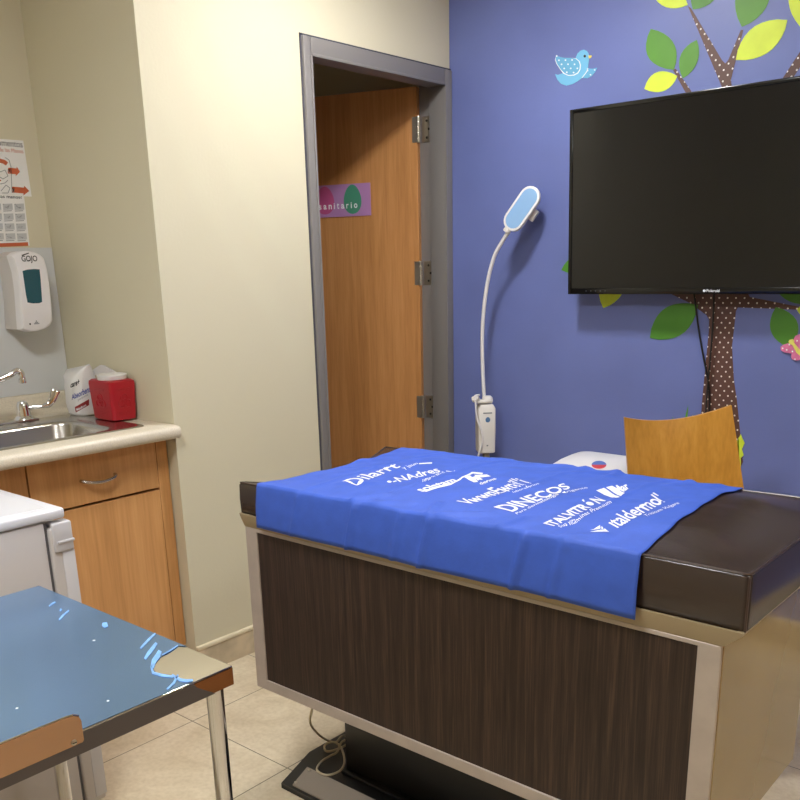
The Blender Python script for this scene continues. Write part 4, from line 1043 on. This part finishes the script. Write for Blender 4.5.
bm = B(); ptq(bm, 'care+', ((71, 383), (70.5, 388), (79.5, 379), (79.5, 384.5)), 0.03); obj('printed_text', bm, M['ink'], pk, smooth=False)
bm = B(); ptq(bm, 'Absorbente', ((71.5, 395), (72, 400), (92, 384), (92, 391)), 0.02); obj('printed_text', bm, M['ink_blue'], pk, smooth=False)
bm = B(); ptq(bm, 'paquete', ((78, 399), (78.5, 401.5), (88, 393.5), (88, 396)), 0.0); obj('printed_text', bm, M['ink_grey'], pk, smooth=False)
bm = B(); q_ = quad(((75, 407), (76, 412.5), (89, 399), (89, 405))); g_ = [[bm.verts.new(pc(*q_(a/10, b/3), 0.0008)) for b in range(4)] for a in range(11)]
for a in range(10):
    for b in range(3): bm.faces.new([g_[a][b], g_[a+1][b], g_[a+1][b+1], g_[a][b+1]])
obj('label_band', bm, M['maroon'], pk, smooth=False)
bm = B(); ptq(bm, 'Medium', ((76.5, 408.5), (77.2, 411), (86, 403.5), (86, 406)), 0.01, 0.0016); obj('printed_text', bm, M['white_vinyl'], pk, smooth=False)

# ================================================================== FRIDGE
FXR, FYT = -1.962, 1.030
fg = thing('mini_fridge', 'small white refrigerator between the wooden cabinets and the steel table', 'refrigerator', (-2.2, 0.76, 0))
bm = B(); box(bm, -2.425, FXR-0.004, 0.50, 0.975, 0.03, 0.822, 0.004); obj('cabinet_body', bm, M['fridge_side'], fg)
bm = B(); box(bm, -2.430, FXR, 0.48, FYT, 0.824, 0.850, 0.007, 3); 
top = obj('top_panel', bm, M['fridge_white'], fg)
bm = B(); box(bm, -2.400, FXR-0.03, 0.51, FYT-0.03, 0.8495, 0.8515, 0.001, 1); obj('inset_surface', bm, M['fridge_white'], top)
bm = B(); box(bm, -2.415, FXR-0.012, 0.975, 0.9835, 0.05, 0.816); obj('gasket', bm, M['gasket'], fg, smooth=False)
bm = B(); box(bm, -2.425, FXR-0.003, 0.984, 1.040, 0.045, 0.805, 0.006, 3); dr = obj('door', bm, M['fridge_side'], fg)
bm = B(); box(bm, FXR-0.035, FXR+0.0025, 0.991, 1.0415, 0.742, 0.816, 0.005, 3); box(bm, FXR-0.03, FXR+0.005, 1.000, 1.0435, 0.764, 0.771, 0.002, 2); obj('handle', bm, M['handle_grey'], dr, label='pale grey grip at the door top')
bm = B(); box(bm, FXR-0.01, FXR-0.001, 1.010, 1.0425, 0.06, 0.742, 0.002, 2); obj('edge_strip', bm, M['handle_grey'], dr)
for x, y in ((-2.39, 0.54), (-2.0, 0.54), (-2.39, 0.94), (-2.0, 0.94)):
    bm = B(); lathe(bm, [(0.018, 0), (0.018, 0.02), (0.012, 0.032)], (x, y, 0), seg=14); obj('foot', bm, M['black_mat'], fg)

# ================================================================== STEEL TABLE
TX0, TX1, TY0, TY1, TZ = -1.836, -1.161, 0.12, 0.879, 0.720
st = thing('steel_table', 'steel side table with peeling blue protective film and chrome legs', 'table', (-1.5, 0.5, 0))
bm = B(); 
box(bm, TX0, TX1, TY0, TY1, TZ-0.004, TZ, 0.0018, 3)
box(bm, TX0, TX0+0.003, TY0, TY1, TZ-0.036, TZ-0.004)
box(bm, TX0+0.003, TX1-0.003, TY1-0.003, TY1, TZ-0.036, TZ-0.004); box(bm, TX0+0.003, TX1-0.003, TY0, TY0+0.003, TZ-0.036, TZ-0.004)
tp = obj('tabletop', bm, M['steel_mirror'], st)
bm = B(); box(bm, TX1-0.003, TX1, TY0, TY1, TZ-0.036, TZ-0.0042); obj('edge_band', bm, M['warm_reflection'], tp, label='bare front edge with painted warm reflection')
# protective film: top sheet with torn corner, and its folded skirt on the front edge
zf = TZ+0.0005
tear = [on(u, v, 2, zf) for u, v in ((190, 645.5), (178, 646), (170, 652), (161, 657), (156, 663), (152, 669), (158, 674), (172, 677), (184, 679.5), (196, 682.5))]
pts = [(TX0, TY0, zf), (TX1-0.0022, TY0, zf)] + [(TX1-0.0022, tear[-1].y, zf)] + [(min(p.x, TX1-0.0022), min(p.y, TY1), zf) for p in tear[::-1][1:-1]] + [(tear[0].x, TY1, zf), (TX0, TY1, zf)]
bm = B(); prism(bm, pts, (0, 0, 0.0005))
obj('protective_film', bm, M['film'], st, smooth=False, label='blue film torn away at one corner')
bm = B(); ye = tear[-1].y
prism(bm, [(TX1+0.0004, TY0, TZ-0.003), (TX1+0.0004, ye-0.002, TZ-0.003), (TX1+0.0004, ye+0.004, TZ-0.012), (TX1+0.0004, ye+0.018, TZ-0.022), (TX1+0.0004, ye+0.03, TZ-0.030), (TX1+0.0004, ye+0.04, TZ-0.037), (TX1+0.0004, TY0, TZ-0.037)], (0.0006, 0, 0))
obj('reflection_edge_film', bm, M['reflection_edge_film'], st, smooth=False, label='film on the front edge with painted dark reflection')
def scrap(pix, z=zf+0.0007):
    bm = B(); prism(bm, [tuple(on(u, v, 2, z)) for u, v in pix], (0, 0, 0.0008)); obj('film_scrap', bm, M['film_scrap'], st, smooth=False, label='small curl of torn blue film')
def strk(pts, w):
    up_, dn_ = [], []
    for i, (u, v) in enumerate(pts):
        a = pts[max(i-1, 0)]; b = pts[min(i+1, len(pts)-1)]; L_ = math.hypot(b[0]-a[0], b[1]-a[1]) or 1
        nx_, ny_ = -(b[1]-a[1])/L_, (b[0]-a[0])/L_; k = w*(0.7 if i in (0, len(pts)-1) else 1)
        up_.append((u+nx_*k, v+ny_*k)); dn_.append((u-nx_*k, v-ny_*k))
    scrap(up_+dn_[::-1])
strk([(49, 606.5), (52, 604), (55.5, 602)], 0.9); strk([(60, 611), (61.5, 609.2)], 1.2); strk([(59, 620), (63, 615.5), (69, 610.5)], 0.9)
scrap([(102.5, 623), (107, 622.5), (108.2, 626.5), (104.5, 628), (102, 626)])
strk([(140.5, 648.5), (145, 643.5), (150, 638.5), (155.5, 633.5)], 1.0); strk([(145, 659), (149, 653), (153, 648), (156.5, 643)], 1.7); strk([(152, 668), (154, 661), (158, 655.5), (160, 651)], 2.4)
strk([(151, 666), (153, 673), (162, 675.5), (173, 677)], 1.3); strk([(167, 689.5), (174, 683), (178, 675)], 1.1); strk([(172, 675), (180, 680), (186, 681), (193, 680.5)], 1.4); strk([(162, 655), (170, 651), (178, 645.5)], 0.6)
bm = B()
for u, v, r in ((94, 640.5, 0.0028), (17, 708.5, 0.0022), (108, 701, 0.0022)):
    bm = B(); lathe(bm, [(r, 0), (r, 0.0006)], on(u, v, 2, zf+0.0006), seg=10); obj('film_speck', bm, M['white_vinyl'], st, smooth=False)
# upright guard plate on the front edge
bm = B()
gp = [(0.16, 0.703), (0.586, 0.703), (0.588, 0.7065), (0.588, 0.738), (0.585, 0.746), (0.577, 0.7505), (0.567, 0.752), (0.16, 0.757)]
prism(bm, [(TX1+0.0012, y, z) for y, z in gp], (0.003, 0, 0)); gpl = obj('guard_plate', bm, M['steel_reflection_tint'], st, smooth=False, label='steel guard plate with painted warm reflection')
bm = B(); p = on(74, 742.5, 0, TX1+0.0044); lathe(bm, [(0.0048, 0), (0.0044, 0.0014), (0.001, 0.002)], p, (1, 0, 0), 14, mi=0); box(bm, p.x+0.0018, p.x+0.0024, p.y-0.0035, p.y+0.0035, p.z-0.0007, p.z+0.0007, mi=1); obj('screw', bm, [M['hinge'], M['dark_screw']], gpl)
bm = B(); tube(bm, [(TX1+0.0022, 0.16, 0.758), (TX1+0.0022, 0.568, 0.7528), (TX1+0.0022, 0.578, 0.7512), (TX1+0.0022, 0.586, 0.7466)], 0.0016, 6); obj('plate_edge', bm, M['steel_mirror'], gpl)
for x, y in ((TX1-0.021, TY1-0.027), (TX0+0.03, TY1-0.027), (TX1-0.02, TY0+0.028), (TX0+0.03, TY0+0.028)):
    bm = B(); tube(bm, [(x, y, 0.012), (x, y, TZ-0.0045)], 0.0155, 20); leg = obj('leg', bm, M['chrome'], st)
    bm = B(); lathe(bm, [(0.018, 0), (0.019, 0.01), (0.0165, 0.03)], (x, y, 0), seg=16); obj('rubber_foot', bm, M['black_mat'], leg)

# ================================================================== LIGHTS
def ceiling_light(x, y, s, m, label):
    c = thing('ceiling_light', label, 'ceiling light', (x, y, 2.62), 'ceiling lights')
    bm = B()
    for a in ((-s/2-0.02, s/2+0.02, -s/2-0.02, -s/2), (-s/2-0.02, s/2+0.02, s/2, s/2+0.02), (-s/2-0.02, -s/2, -s/2, s/2), (s/2, s/2+0.02, -s/2, s/2)):
        box(bm, x+a[0], x+a[1], y+a[2], y+a[3], 2.590, 2.619, 0.002, 1)
    obj('frame', bm, M['white_pl'], c)
    bm = B(); box(bm, x-s/2, x+s/2, y-s/2, y+s/2, 2.598, 2.610); obj('diffuser', bm, m, c, smooth=False)
ceiling_light(-1.72, 2.26, 0.21, M['lamp_on'], 'lit square ceiling lamp above the examination table')
ceiling_light(-1.25, 0.35, 0.5, M['fill_lamp_on'], 'added square fill lamp on the ceiling, out of view')  # fill lamp added out of view to brighten the alcove and front faces

ceiling_light(0.75, 1.5, 0.45, M['lamp_on3'], 'lit square ceiling lamp on the far right of the room')

w = bpy.data.worlds.new('world'); SC.world = w; w.use_nodes = True
w.node_tree.nodes['Background'].inputs[0].default_value = (0.05, 0.05, 0.05, 1)
SC.view_settings.view_transform = 'Standard'; SC.view_settings.look = 'None'
SC.view_settings.exposure = 0.28; SC.view_settings.gamma = 1.0; SC.view_settings.use_curve_mapping = False
SC.cycles.max_bounces = 8; SC.cycles.diffuse_bounces = 5; SC.cycles.sample_clamp_indirect = 6
